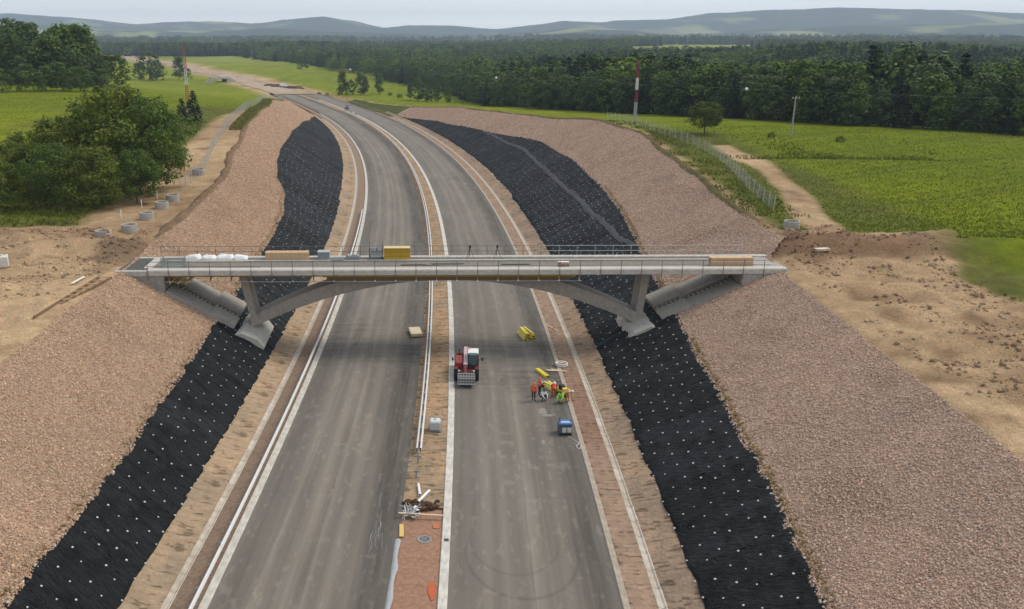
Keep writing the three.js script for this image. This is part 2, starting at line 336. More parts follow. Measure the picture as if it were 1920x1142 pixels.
ridge(5, 4300, 1500, PX([[-900, 52], [0, 46], [200, 56], [420, 60], [490, 55], [530, 54], [600, 60], [700, 63], [900, 66], [1000, 60], [1080, 52], [1160, 56], [1260, 64], [1350, 62], [1500, 52], [1620, 46], [1800, 44], [2400, 50]], 4900), 22, -14, [0.028, 0.046, 0.026], [0.15, 0.18, 0.05]);

// ---------------------------------------------------------------- the motorway: carriageways, verges, kerbs, channels, cutting slopes
function zsteps(z0, z1) { const out = [z0]; let z = z0; while (z > z1) { z -= clamp(0.9 + (-z - 80) * 0.008, 0.9, 4); out.push(Math.max(z, z1)); } return out; }
// a sheet between two offsets; bump(o, s) adds relief; uv = (offset, distance) in metres
function sheet(z0, z1, oA, oB, nAcross, hFn, colFn, fine = 1) {
  const zs = fine === 1 ? zsteps(z0, z1) : zsteps(z0, z1).flatMap((z, i, a) => i + 1 < a.length ? [z, (z + a[i + 1]) / 2] : [z]);
  const p = [], c = [], uv = [], idx = [], M = nAcross + 1;
  const fa = typeof oA === 'function' ? oA : () => oA, fb = typeof oB === 'function' ? oB : () => oB;
  zs.forEach((z, i) => {
    for (let j = 0; j < M; j++) {
      const o = lerp(fa(z), fb(z), j / nAcross), q = roadAt(z, o); p.push(q[0], hFn(o, z, j / nAcross), q[1]); uv.push(o, -z);
      if (colFn) c.push(...colFn(o, z, j / nAcross));
      if (i && j) { const k = i * M + j, a = k - M - 1, b = k - M, e = k - 1; idx.push(a, b, e, b, k, e); }
    }
  });
  const g = new THREE.BufferGeometry(); g.setAttribute('position', new THREE.Float32BufferAttribute(p, 3)); g.setAttribute('uv', new THREE.Float32BufferAttribute(uv, 2));
  if (colFn) g.setAttribute('color', new THREE.Float32BufferAttribute(c, 3)); g.setIndex(idx); g.computeVertexNormals(); return g;
}
// a profile [[offset, height], ...] swept along the road
function sweep(z0, z1, prof, cap = true, maxStep) {
  let zs = zsteps(z0, z1); if (maxStep) { zs = []; const n = Math.max(1, Math.ceil((z0 - z1) / maxStep)); for (let i = 0; i <= n; i++) zs.push(lerp(z0, z1, i / n)); }
  const p = [], uv = [], idx = [], M = prof.length; let run = [0]; for (let j = 1; j < M; j++) run.push(run[j - 1] + Math.hypot(prof[j][0] - prof[j - 1][0], prof[j][1] - prof[j - 1][1]));
  const V = []; zs.forEach((z) => V.push(prof.map(([o, h]) => { const q = roadAt(z, o); return [q[0], h, q[1]]; })));
  for (let i = 1; i < zs.length; i++) for (let j = 1; j < M; j++) {
    const k = p.length / 3; p.push(...V[i - 1][j - 1], ...V[i - 1][j], ...V[i][j - 1], ...V[i][j]);
    uv.push(run[j - 1], -zs[i - 1], run[j], -zs[i - 1], run[j - 1], -zs[i], run[j], -zs[i]); idx.push(k, k + 1, k + 2, k + 1, k + 3, k + 2);
  }
  const g = new THREE.BufferGeometry(); g.setAttribute('position', new THREE.Float32BufferAttribute(p, 3)); g.setAttribute('uv', new THREE.Float32BufferAttribute(uv, 2)); g.setIndex(idx); g.computeVertexNormals(); return g;
}
const ROADEND = -530;
// asphalt: paving lanes, dusty wheel tracks, tyre scuffs
function asphaltTex(seed, stripes, marks) {
  const W = 256, L = 2048, width = 10.4, len = 130;
  return colorTex(W, L, (x, y) => {
    const u = x / W * width, v = y / L * len;                       // u metres from the left edge, v metres along from z = -40
    const wob = 0.25 * (fbm(v / 9, seed, seed, 3) - 0.5);
    let k = 0.62 + 0.24 * (fbm(x / 40, y / 160, seed + 3, 4) - 0.5) + 0.16 * (fbm(x / 5, y / 300, seed + 4, 3) - 0.5) + 0.06 * (vnoise(x, y, seed + 5) - 0.5);
    let warm = 0.05 + 0.05 * fbm(x / 60, y / 120, seed + 6, 3);
    for (const [c, w, a] of stripes) { const q = Math.abs(u + wob - c) / w; if (q < 1) { k += 1.45 * a * sm(1 - q) * (0.55 + 0.9 * fbm(x / 6, y / 60, seed + 7, 3)); warm += a > 0 ? 0.04 * (1 - q) : 0; } }
    for (const m of marks) k = m(u, v, k, x, y);
    const jn = Math.abs(u - 5.15 - 0.03 * Math.sin(v)); if (jn < 0.05) k *= 0.86;                       // joint between the two paving passes
    k += 0.10 * (hash2(x, y, seed + 9) - 0.5) + 0.14 * sstep(0.62, 0.74, fbm(x / 9, y / 14, seed + 10, 4)) * (0.4 + fbm(x / 50, y / 90, seed + 11, 2)); if (Math.abs(v % 43 - 21) < 0.07) k *= 0.9;
    return [k * (1 + warm), k * (1 + warm * 0.35), k * (1 - warm * 0.6)];
  });
}
const arc = (cu, cv, ru, rv, w, a) => (u, v, k) => { const q = Math.abs(Math.hypot((u - cu) / ru, (v - cv) / rv) - 1) * Math.min(ru, rv); return q < w && v < cv + 0.6 * rv ? k * (1 - a * sm(1 - q / w) * sstep(cv + 0.6 * rv, cv - 0.3 * rv, v) * (0.4 + fbm(u, v, 77, 2))) : k; };
const patch = (cu, cv, su, sv, a, seed) => (u, v, k) => { const q = Math.hypot((u - cu) / su, (v - cv) / sv); return q < 1.4 ? k + a * sstep(0.42, 0.6, fbm(u * 2.2, v * 2.2, seed, 4) + 0.32 * (1 - q)) * sstep(1.4, 0.7, q) : k; };
const tracks = (v0, v1, a, seed) => (u, v, k) => v > v0 && v < v1 ? k + a * (fbm(u / 3, v * 2.4, seed, 4) - 0.5) * sstep(v0, v0 + 4, v) * sstep(v1, v1 - 4, v) : k;
const asphaltLeft = asphaltTex(201, [[0.9, 1.2, -0.1], [2.6, 0.5, 0.1], [4.3, 0.7, 0.12], [5.4, 0.4, 0.09], [6.7, 0.6, 0.10], [9.3, 2.0, -0.17], [7.9, 0.35, 0.05]], [tracks(46, 66, 0.28, 7), (u, v, k) => (v > 12 && v < 56 && u > 6 ? k - 0.05 * sstep(6, 8, u) * sstep(12, 18, v) * sstep(56, 46, v) : k), (u, v, k) => { const q = Math.abs(u - (2.1 + v * 0.028)); return q < 0.09 && v < 58 ? k + 0.16 * fbm(u * 4, v * 1.2, 3, 2) : k; }]);
const asphaltRight = asphaltTex(231, [[0.7, 0.5, -0.05], [2.4, 0.6, 0.10], [3.6, 0.5, 0.07], [5.4, 0.8, 0.12], [9.2, 1.8, -0.17], [7.4, 0.4, 0.05]],
  [tracks(40, 62, 0.34, 17), arc(4.6, 13.5, 3.6, 5.2, 0.2, 0.2), arc(4.2, 15, 2.9, 4.2, 0.16, 0.16), patch(7.8, 36.9, 0.35, 0.8, 0.9, 31), patch(8.3, 36.0, 0.6, 0.25, 0.5, 32), patch(7.3, 30.7, 0.22, 0.5, 1.0, 33), patch(8.4, 26, 1.2, 0.5, 0.12, 35), patch(6.2, 44, 1.8, 3.5, -0.12, 37)]);
function asphalt(o0, map) { const t = map.clone(); t.repeat.set(1 / 10.4, 1 / 130); t.offset.set(-o0 / 10.4, -40 / 130); t.needsUpdate = true; return new THREE.MeshPhysicalMaterial({ specularIntensity: 0.5, color: rgb(0.232, 0.213, 0.193), map: t, bumpMap: rep(T.soilB, 1.5), bumpScale: 0.004, roughness: 0.86 }); }
structure('carriageway', sheet(-25, ROADEND, -13.62, -3.18, 10, () => 0), asphalt(-13.62, asphaltLeft));
structure('carriageway', sheet(-25, ROADEND, 0.26, 10.5, 10, () => 0), asphalt(0.26, asphaltRight));
// earth strips
const soilMat = (r, g, b, tile = 3, bump = 0.05) => matte({ color: rgb(r * 1.5, g * 1.5, b * 1.5), map: rep(T.soilC, tile), bumpMap: rep(T.soilB, tile * 0.6), bumpScale: bump, roughness: 0.97 });
const rillMat = (r, g, b) => matte({ color: rgb(r * 1.45, g * 1.45, b * 1.45), vertexColors: true, map: rep(T.rillC, 7, 9), bumpMap: rep(T.rillB, 7, 9), bumpScale: 0.2, roughness: 0.97 });
const rough = (s, a) => (o, z) => a * (fbm(o * 1.1, z * 1.1, s, 3) - 0.5);
const rill = (s, a) => (o, z) => a * (fbm(o * 0.25, z * 1.6, s, 3) - 0.5);
const vary = (s, lo, hi, red = 0) => (o, z) => { const f = fbm(o / 3, z / 5, s, 3), k = lerp(lo, hi, f); return [k * (1 + red * (f - 0.5)), k, k * (1 - red * (f - 0.5))]; };
{ const r1 = rough(301, 0.2), r2 = rill(302, 0.34), r3 = rough(303, 0.14), r4 = rill(304, 0.34), r5 = rough(305, 0.14);
  structure('median_strip', sheet(-59, ROADEND, -3.2, -0.28, 8, (o, z, t) => 0.02 + Math.sin(Math.PI * t) * (0.05 + r5(o, z) + rill(306, 0.1)(o, z)), vary(311, 0.8, 1.2, 0.2), 2), rillMat(0.285, 0.20, 0.125));
  structure('median_strip', sheet(-25, -60, -3.2, -0.28, 8, (o, z, t) => -0.03 - 0.08 * sstep(-56, -58.5, z) + Math.sin(Math.PI * t) * r5(o, z) * 0.6, null, 2), soilMat(0.32, 0.185, 0.125, 3, 0.05));
  structure('verge', sheet(-25, ROADEND, -15.86, -14.1, 5, (o, z, t) => -0.04 + Math.sin(Math.PI * t) * (r3(o, z) + 0.03), null, 2), soilMat(0.27, 0.188, 0.135, 3, 0.09));
  structure('verge', sheet(-25, -400, -TOE_L - 0.3, -16.34, 6, (o, z, t) => lerp(0.45, -0.07, t) + Math.sin(Math.PI * t) * (r2(o, z) - 0.05), vary(313, 0.75, 1.25, 0.15), 2), rillMat(0.29, 0.212, 0.14));
  structure('verge', sheet(-25, -420, 10.88, 12.56, 5, (o, z, t) => -0.03 + Math.sin(Math.PI * t) * r1(o, z), (o, z, t) => { const f = fbm(o, z / 3, 317, 3), w = sstep(-64, -74, z) * sstep(-92, -80, z); return mix3([0.85 + 0.3 * f, 0.85 + 0.3 * f, 0.85 + 0.3 * f], [0.78, 0.66, 0.66], w * 0.8); }, 2), rillMat(0.25, 0.175, 0.125));
  structure('verge', sheet(-25, -400, 13.04, TOE_R + 0.3, 6, (o, z, t) => lerp(-0.07, 0.45, t) + Math.sin(Math.PI * t) * (r4(o, z) - 0.05), vary(318, 0.75, 1.2, 0.15), 2), rillMat(0.25, 0.18, 0.125));
}
// kerbs and concrete gutters
const concrete = (k, tile = 2.5, warm = 1) => new THREE.MeshStandardMaterial({ color: rgb(k * 1.18 * warm, k * 1.14, k * 1.06 / warm), map: rep(T.concC, tile), bumpMap: rep(T.concB, 0.8), bumpScale: 0.006, roughness: 0.85 });
const kerbMat = concrete(0.56, 4, 1.02), channelMat = concrete(0.42, 3, 1.12), pinkMat = concrete(0.33, 3, 1.16);
structure('kerb', sweep(-25, -480, [[-0.3, -0.15], [-0.3, 0.05], [-0.26, 0.09], [0.22, 0.07], [0.27, 0.03], [0.27, -0.05]]), kerbMat);
structure('kerb', sweep(-25, -400, [[-14.12, -0.1], [-14.12, 0.1], [-14.06, 0.12], [-13.66, 0.05], [-13.6, 0.02], [-13.6, -0.1]]), concrete(0.50, 4, 1.03));
structure('kerb', sweep(-25, -400, [[10.48, -0.1], [10.48, 0.03], [10.52, 0.07], [10.84, 0.06], [10.9, 0.0], [10.9, -0.15]]), pinkMat);
const chan = (c) => [[c - 0.27, -0.4], [c - 0.27, -0.02], [c - 0.2, -0.01], [c - 0.1, -0.1], [c + 0.1, -0.1], [c + 0.2, -0.01], [c + 0.27, -0.02], [c + 0.27, -0.4]];
const chanTiles = (name, c, z1) => {   // the drainage channel is laid from precast trough units; the near ones can be told apart
  const root = structure(name, sweep(-104, z1, chan(c)), channelMat);
  const lightC = [concrete(0.43, 3, 1.13), concrete(0.39, 3, 1.15), concrete(0.47, 3, 1.1)]; const r = rng(c * 100 | 0);
  for (let z = -30; z > -103.9; z -= 2) { const m = new THREE.Mesh(sweep(z, Math.max(z - 1.97, -103.99), chan(c + (r() - 0.5) * 0.025).map(([o, h]) => [o, h + (r() - 0.5) * 0.008]), false, 1), lightC[Math.floor(r() * 3)]); m.name = 'trough_unit'; m.castShadow = m.receiveShadow = true; root.add(m); }
};
chanTiles('drainage_channel', -16.1, -378);
chanTiles('drainage_channel', 12.8, -380);
// subgrade of the unfinished motorway beyond the asphalt
structure('haul_road', sheet(-525, -1500, (z) => -13 - 4 * fbm(z / 40, 2, 333, 2), (z) => 5 + 5 * fbm(z / 50, 7, 334, 2), 10, (o, z) => natural(...roadAt(z, o).slice(0, 2)) + 0.22, (o, z) => { const f = fbm(o / 5, z / 40, 331, 3); const w = sstep(0.45, 0.6, fbm(o / 3, z / 25, 335, 3)); return mix3(mix3([0.8, 0.75, 0.72], [1.25, 1.1, 0.95], f), [1.2, 1.22, 1.25], w * 0.7); }), matte({ color: rgb(0.46, 0.37, 0.28), vertexColors: true, map: rep(T.soilC, 20), roughness: 1 }));

// cutting slopes: crushed stone above, black geotextile on the lower part
const matTopL = table([[-20, 2.8], [-60, 3.0], [-77, 3.3], [-90, 3.6], [-126, 4.1], [-146, 4.5], [-160, 5.3], [-166, 5.9], [-172, 6.9], [-190, 7.9], [-206, 8.3], [-245, 8.1], [-280, 7.0], [-330, 4.2], [-370, 1.4], [-386, 0.35]]);
const matTopR = table([[-20, 2.6], [-44, 2.82], [-63, 3.3], [-77, 3.6], [-100, 4.2], [-118, 4.75], [-127, 5.2], [-144, 5.8], [-164, 6.3], [-194, 6.8], [-226, 6.75], [-282, 4.2], [-326, 2.55], [-374, 0.35]]);
const offAt = (side, h) => side < 0 ? -(TOE_L + SL * (h - 0.3)) : TOE_R + SR * (h - 0.3);
const relief = (o, z) => 0.16 * (fbm(o / 2.4, z / 2.4, 401, 3) - 0.5) + 0.35 * (fbm(o / 14, z / 14, 402, 2) - 0.5);
function faceH(side, o, z) { return slopeH(o) + relief(o, z) * sstep(0, 1.5, Math.abs(o) - (side < 0 ? TOE_L : TOE_R)); }
const crestOf = (side) => (zi) => { // where the slope meets the natural ground
  let h = side < 0 ? crestL(zi) : crestR(zi);
  for (let k = 0; k < 4; k++) { const q = roadAt(zi, offAt(side, h)); h = lerp(h, natural(q[0], q[1]), 0.8); }
  return offAt(side, Math.max(0.3, h)); };
function gravelSlope(side, end, c) {
  const top = crestOf(side), g = sheet(-25, end, (z) => side * (side < 0 ? TOE_L : TOE_R) * 1, top, 26, (o, z, t) => faceH(side, o, z), (o, z) => { const f = fbm(o / 6, z / 6, 411, 3), q = fbm(o / 1.5, z / 9, 412, 3), w = fbm(o / 11, z / 1.3, 413, 3), e = sstep(0.6, 0.72, fbm(o / 3.5, z / 5, 414, 4)), k = (0.74 + 0.34 * f + 0.12 * q + 0.36 * (w - 0.5)) * (1 - 0.3 * e); return [k * (1 + 0.1 * (f - 0.5)), k * (1 - 0.04 * e), k * (1 - 0.12 * (q - 0.5) - 0.08 * e)]; });
  return structure('cutting_slope', g, matte({ color: rgb(...c.map((v) => v * 1.5)), vertexColors: true, map: rep(T.gravelC, 10), bumpMap: rep(T.gravelB, 10), bumpScale: 0.06, roughness: 0.95 }));
}
const STONE_L = [0.45, 0.307, 0.212], STONE_R = [0.45, 0.315, 0.238];
gravelSlope(-1, -470, STONE_L); gravelSlope(1, -384, STONE_R);
// grown-over end of the right slope
structure('grass_slope', sheet(-380, -470, 11.2, crestOf(1), 10, (o, z) => Math.max(0.02, slopeH(o)) + 0.03, (o, z) => { const f = fbm(o / 3, z / 6, 421, 3); return mix3([0.07, 0.075, 0.02], [0.10, 0.11, 0.035], f); }), matte({ color: rgb(1.4, 1.4, 1.4), vertexColors: true, map: rep(T.grassC, 8), bumpMap: rep(T.grassB, 4), bumpScale: 0.1, roughness: 1 }));
// turned topsoil along the crests, partly overgrown
function crestRim(side, z0, z1) {
  const top = crestOf(side), w = (z) => 0.55 + 0.9 * fbm(z / 4, side, 431, 2);
  const a = (z) => top(z) - side * 0.25 * w(z), b = (z) => top(z) + side * w(z);
  const grown = (z) => side < 0 ? sstep(-205, -225, z) : sstep(-110, -122, z);
  structure('crest_strip', sheet(z0, z1, a, b, 5, (o, z, t) => { const q = roadAt(z, o); const n = natural(q[0], q[1]); const f = faceH(side, o, z); return Math.min(Math.max(n, Math.min(f, n + 0.1)) + 0.05, f + 0.06) * (t < 0.02 ? 1 : 1) + (Math.sin(Math.PI * t) * (0.02 + 0.34 * fbm(o * 1.3, z * 1.3, 433, 3)) + 0.1) * sstep(z0, z0 - 6, z) - 0.1 - (t > 0.98 || z > z0 - 0.5 ? 0.14 : 0); },
    (o, z, t) => { const f = fbm(o * 1.2, z * 1.2, 434, 3), g = grown(z); return mix3(mix3([0.13, 0.082, 0.05], [0.28, 0.185, 0.115], f), mix3([0.07, 0.08, 0.02], [0.17, 0.12, 0.05], f), g * 0.85); }, 2),
    matte({ color: rgb(1.4, 1.4, 1.4), vertexColors: true, map: rep(T.soilC, 2), bumpMap: rep(T.soilB, 1.2), bumpScale: 0.08, roughness: 1 }));
}
crestRim(-1, -106, -440); crestRim(1, -112, -384);
// loose stones standing proud of the slopes
function stoneBed(side, n, c, label, seed, zr) {
  const g = new THREE.IcosahedronGeometry(1, 0); const p = g.attributes.position, r0 = rng(seed);
  { const jig = {}; for (let i = 0; i < p.count; i++) { const k = [p.getX(i), p.getY(i), p.getZ(i)].map((v) => v.toFixed(2)).join(); jig[k] ??= 0.72 + 0.5 * r0(); p.setXYZ(i, p.getX(i) * jig[k], p.getY(i) * jig[k] * 0.75, p.getZ(i) * jig[k]); } g.computeVertexNormals(); }
  const im = new THREE.InstancedMesh(g, matte({ color: 0xffffff }), n), m = new THREE.Matrix4(), q = new THREE.Quaternion(), e = new THREE.Euler(), col = new THREE.Color(), r = rng(seed + 1), top = crestOf(side), mt = side < 0 ? matTopL : matTopR;
  const cache = {};
  for (let i = 0; i < n; i++) {
    const z = zr[0] + (zr[1] - zr[0]) * Math.pow(r(), 1.9), zk = Math.round(z); const [a, b] = cache[zk] ??= [offAt(side, mt(zk) - 0.12), top(zk)];
    const o = lerp(a, b, r()), pt = roadAt(z, o), s = (0.03 + 0.08 * Math.pow(r(), 4.2)) * (1 + (-z - 60) * 0.003);
    m.compose(new THREE.Vector3(pt[0], faceH(side, o, z) + s * 0.25 + (Math.abs(o) < Math.abs(offAt(side, mt(z) + 0.05)) ? 0.1 : 0), pt[1]), q.setFromEuler(e.set(r() * 6.3, r() * 6.3, r() * 6.3)), new THREE.Vector3(s, s, s)); im.setMatrixAt(i, m);
    const v = (0.72 + 0.52 * r()) * (r() > 0.92 ? 1.25 : 1), w = (r() - 0.5) * 0.16; im.setColorAt(i, col.setRGB(c[0] * v, c[1] * v * (1 + w), c[2] * v * (1 + 1.6 * w)));
  }
  im.name = numbered('loose_stones'); im.castShadow = im.receiveShadow = true; scene.add(im); tag(im, label, 'stones', null, 'stuff');
}
stoneBed(-1, 280000, STONE_L, 'pink crushed stones scattered over the left cutting slope', 441, [-38, -420]);
stoneBed(1, 260000, STONE_R, 'brownish pink crushed stones scattered over the right cutting slope', 451, [-38, -380]);

// ---------------------------------------------------------------- geotextile: overlapping black sheets pinned to the slope
function geotextile(side, z0, z1, label, seed) {
  const root = thing('geotextile_cover', label, 'geotextile', [0, 0, 0]); const r = rng(seed), mt = side < 0 ? matTopL : matTopR, toe = side < 0 ? -TOE_L : TOE_R;
  const mats = [0, 1, 2, 3, 4].map((k) => new THREE.MeshPhysicalMaterial({ specularIntensity: 0.4, color: rgb(...[[0.011, 0.012, 0.0135], [0.016, 0.0175, 0.0195], [0.009, 0.010, 0.0115], [0.022, 0.025, 0.0285], [0.013, 0.015, 0.0175]][k]), map: rep(T.clothC, 6), bumpMap: rep(T.clothB, 4, 6), bumpScale: 0.22, roughness: 0.68 }));
  const fold = (o, z) => { const f = fbm(o * 0.16 + 3, z * 0.7 + o * 0.42 * side, seed + 2, 3); return 0.22 * Math.pow(1 - Math.abs(2 * f - 1), 7); };
  const ripple = (o, z) => fold(o, z) - 0.06 + 0.26 * (fbm(o * 0.13 + z * 0.06, z * 0.85 + o * 0.33 * side, seed, 4) - 0.42) + 0.10 * (fbm(o * 0.3 + 7, z * 2.2 + o * 0.9 * side, seed + 1, 3) - 0.4);
  const hAt = (o, z) => faceH(side, o, z) + 0.10 + Math.max(-0.04, ripple(o, z));
  let k = 0, step = 4.6;
  for (let z = z0; z > z1; z -= step, k++) {
    step = 3.4 + 2.4 * r(); const a = z + 0.3, b = Math.max(z - step, z1), lift = (k % 2) * 0.012, skew = 0, jag = (zz) => 0.25 * (fbm(zz / 1.5, 3, seed + 5, 3) - 0.5);
    const lo = (zz) => toe + side * (-0.15 + 0.35 * (fbm(zz / 2, 9, seed + 6, 2) - 0.5)), hi = (zz) => offAt(side, mt(zz)) + side * jag(zz);
    const near = z > -180, N = z > -130 ? 26 : near ? 20 : 14, M = z > -130 ? 26 : near ? 20 : 12, p = [], uv = [], idx = [];
    for (let i = 0; i <= M; i++) for (let j = 0; j <= N; j++) {
      const t = j / N, zb = lerp(a, b, i / M), zz = zb + skew * (t - 0.5), o = lerp(lo(zb), hi(zb), t), q = roadAt(zz, o);
      p.push(q[0], hAt(o, zz) + lift - (j === 0 || j === N ? 0.07 : 0), q[1]); uv.push(o, -zz);
      if (i && j) { const v = i * (N + 1) + j, A = v - N - 2, B = v - N - 1, C = v - 1; side > 0 ? idx.push(A, B, C, B, v, C) : idx.push(A, C, B, B, C, v); }
    }
    const g = new THREE.BufferGeometry(); g.setAttribute('position', new THREE.Float32BufferAttribute(p, 3)); g.setAttribute('uv', new THREE.Float32BufferAttribute(uv, 2)); g.setIndex(idx); g.computeVertexNormals();
    mesh('fabric_sheet', g, mats[Math.floor(r() * (z < -120 ? 5 : 3)) % 5], root);
  }
  if (side > 0) {                                  // the long seam where two runs overlap, grey with dust
    const fr = table([[-121, 0.96], [-130, 0.8], [-152, 0.68], [-190, 0.61], [-240, 0.7], [-276, 0.93]]), at = (z, d) => lerp(toe, offAt(side, mt(z)), fr(z)) + d + 0.3 * (fbm(z / 3, 2, seed + 8, 3) - 0.5);
    mesh('fabric_seam', sheet(-122, -275, (z) => at(z, -0.35), (z) => at(z, 0.35 + 0.3 * fbm(z / 2, 5, seed + 9, 2)), 4, (o, z, t) => hAt(o, z) + 0.03 + 0.07 * Math.sin(Math.PI * t)), matte({ color: rgb(0.13, 0.133, 0.14), map: rep(T.soilC, 3, 5), bumpMap: rep(T.clothB, 3), bumpScale: 0.1 }), root);
  }
  // white heads of the fixing pins
  const spots = []; for (let z = z0 - 0.8; z > Math.max(z1 + 6, -262); z -= 1.95) { const n = Math.max(2, Math.round(Math.abs(offAt(side, mt(z)) - toe) * 1.15 / 1.12)); for (let j = 0; j <= n; j++) { const t = (j + (r() - 0.5) * 0.32) / n * 0.985 + 0.005, zz = z + (r() - 0.5) * 0.5 + 0.7 * (j % 2); if (r() > sstep(-150, -262, zz)) spots.push([lerp(toe, offAt(side, mt(zz)), clamp(t, 0.01, 0.99)), zz]); } }
  const g = new THREE.CylinderGeometry(0.06, 0.075, 0.05, 7), im = new THREE.InstancedMesh(g, std(rgb(0.48, 0.49, 0.49), 0.7), spots.length), m = new THREE.Matrix4(), q = new THREE.Quaternion().setFromEuler(new THREE.Euler(0, 0, side * Math.atan(1 / (side < 0 ? SL : SR))));
  spots.forEach(([o, z], i) => { const pt = roadAt(z, o), s = 0.8 + 0.4 * r(); im.setMatrixAt(i, m.compose(new THREE.Vector3(pt[0], hAt(o, z) + 0.03, pt[1]), q, new THREE.Vector3(s, 1, s))); });
  im.name = 'fixing_pins'; im.castShadow = im.receiveShadow = true; im.userData.kind = 'stuff'; root.add(im);
}
geotextile(-1, -28, -386, 'black geotextile cover pinned to the slope left of the carriageways', 471);
geotextile(1, -28, -374, 'black geotextile cover pinned to the slope right of the carriageways', 481);

// ---------------------------------------------------------------- crash barriers
const steel = new THREE.MeshStandardMaterial({ color: rgb(0.60, 0.595, 0.58), metalness: 0.0, roughness: 0.6 }), steelDark = std(rgb(0.30, 0.31, 0.32), 0.6, { metalness: 0.3 });
const rail = (c, s) => [[0, 0.44], [0.05, 0.49], [0.05, 0.55], [0.0, 0.60], [0.05, 0.65], [0.05, 0.71], [0, 0.76], [-0.06, 0.75], [-0.06, 0.45], [0, 0.44]].map(([o, h]) => [c + s * o * 1.25, h + 0.02]);
function barrier(name, label, cs, zA, zB, posts, pc) {
  const root = thing(name, label, 'guardrail');
  for (const [c, s] of cs) for (let z = zA; z > zB; z -= 12) mesh('rail_beam', sweep(z, Math.max(z - 11.96, zB), rail(c, s), false, 3), steel, root);
  const pg = join([box(0.12, 0.78, 0.06, 0, 0.37, 0), box(cs.length > 1 ? 0.5 : 0.22, 0.14, 0.08, 0, 0.62, 0)]);
  for (let z = posts; z > zB; z -= z < -200 ? 8 : 2.6) { const q = roadAt(z, pc); const m = mesh('post', pg, steelDark, root); m.position.set(q[0], 0, q[1]); m.rotation.y = q[2]; }
}
barrier('guardrail', 'long single sided steel guardrail along the left edge of the left carriageway', [[-14.24, 1]], -28, -172, -29, -14.4);
barrier('guardrail', 'double sided steel guardrail running along the earthen median', [[-2.62, -1], [-2.28, 1]], -67.2, -410, -63.4, -2.45);

// ---------------------------------------------------------------- the arch bridge over the cutting, still under construction
const BR = { x: 0.83, z: -95.4, turn: 2.28 * Math.PI / 180 };
const bw = (x, y, z) => [BR.x + x * Math.cos(BR.turn) + z * Math.sin(BR.turn), y, BR.z - x * Math.sin(BR.turn) + z * Math.cos(BR.turn)];   // bridge to world
const DECK = 8.85;
const concLight = concrete(0.47, 3, 1.02), concGrey = concrete(0.33, 3, 1.04), concDark = concrete(0.25, 4, 1.03), concTan = concrete(0.31, 2.6, 1.07), deckMat = concrete(0.17, 5, 1.1);
const yellowPly = std(rgb(0.62, 0.42, 0.03), 0.6, { map: rep(T.woodC, 1.2, 2.5) }), timber = std(rgb(0.62, 0.42, 0.25), 0.85, { map: rep(T.woodC, 1, 3) }), timberPale = std(rgb(0.74, 0.58, 0.40), 0.85, { map: rep(T.woodC, 1, 3) }), timberDark = std(rgb(0.23, 0.15, 0.085), 0.9, { map: rep(T.woodC, 1, 3) });
const galv = std(rgb(0.42, 0.44, 0.44), 0.5, { metalness: 0.5 }), tubeMat = std(rgb(0.13, 0.125, 0.12), 0.6, { metalness: 0.3 }), whiteMat = std(rgb(0.74, 0.74, 0.72), 0.6), blackMat = std(rgb(0.02, 0.02, 0.02), 0.7);
function plate(pts, depth, z = 0, bevel = 0.02) {    // an outline in the bridge's x-y plane, depth along z, centred on z
  const s = new THREE.Shape(pts.map(([x, y]) => new THREE.Vector2(x, y)));
  const g = new THREE.ExtrudeGeometry(s, { depth: depth - 2 * bevel, bevelEnabled: true, bevelSize: bevel, bevelThickness: bevel, bevelOffset: -bevel, bevelSegments: 1, curveSegments: 4 });
  g.translate(0, 0, z - depth / 2 + bevel); return g;
}
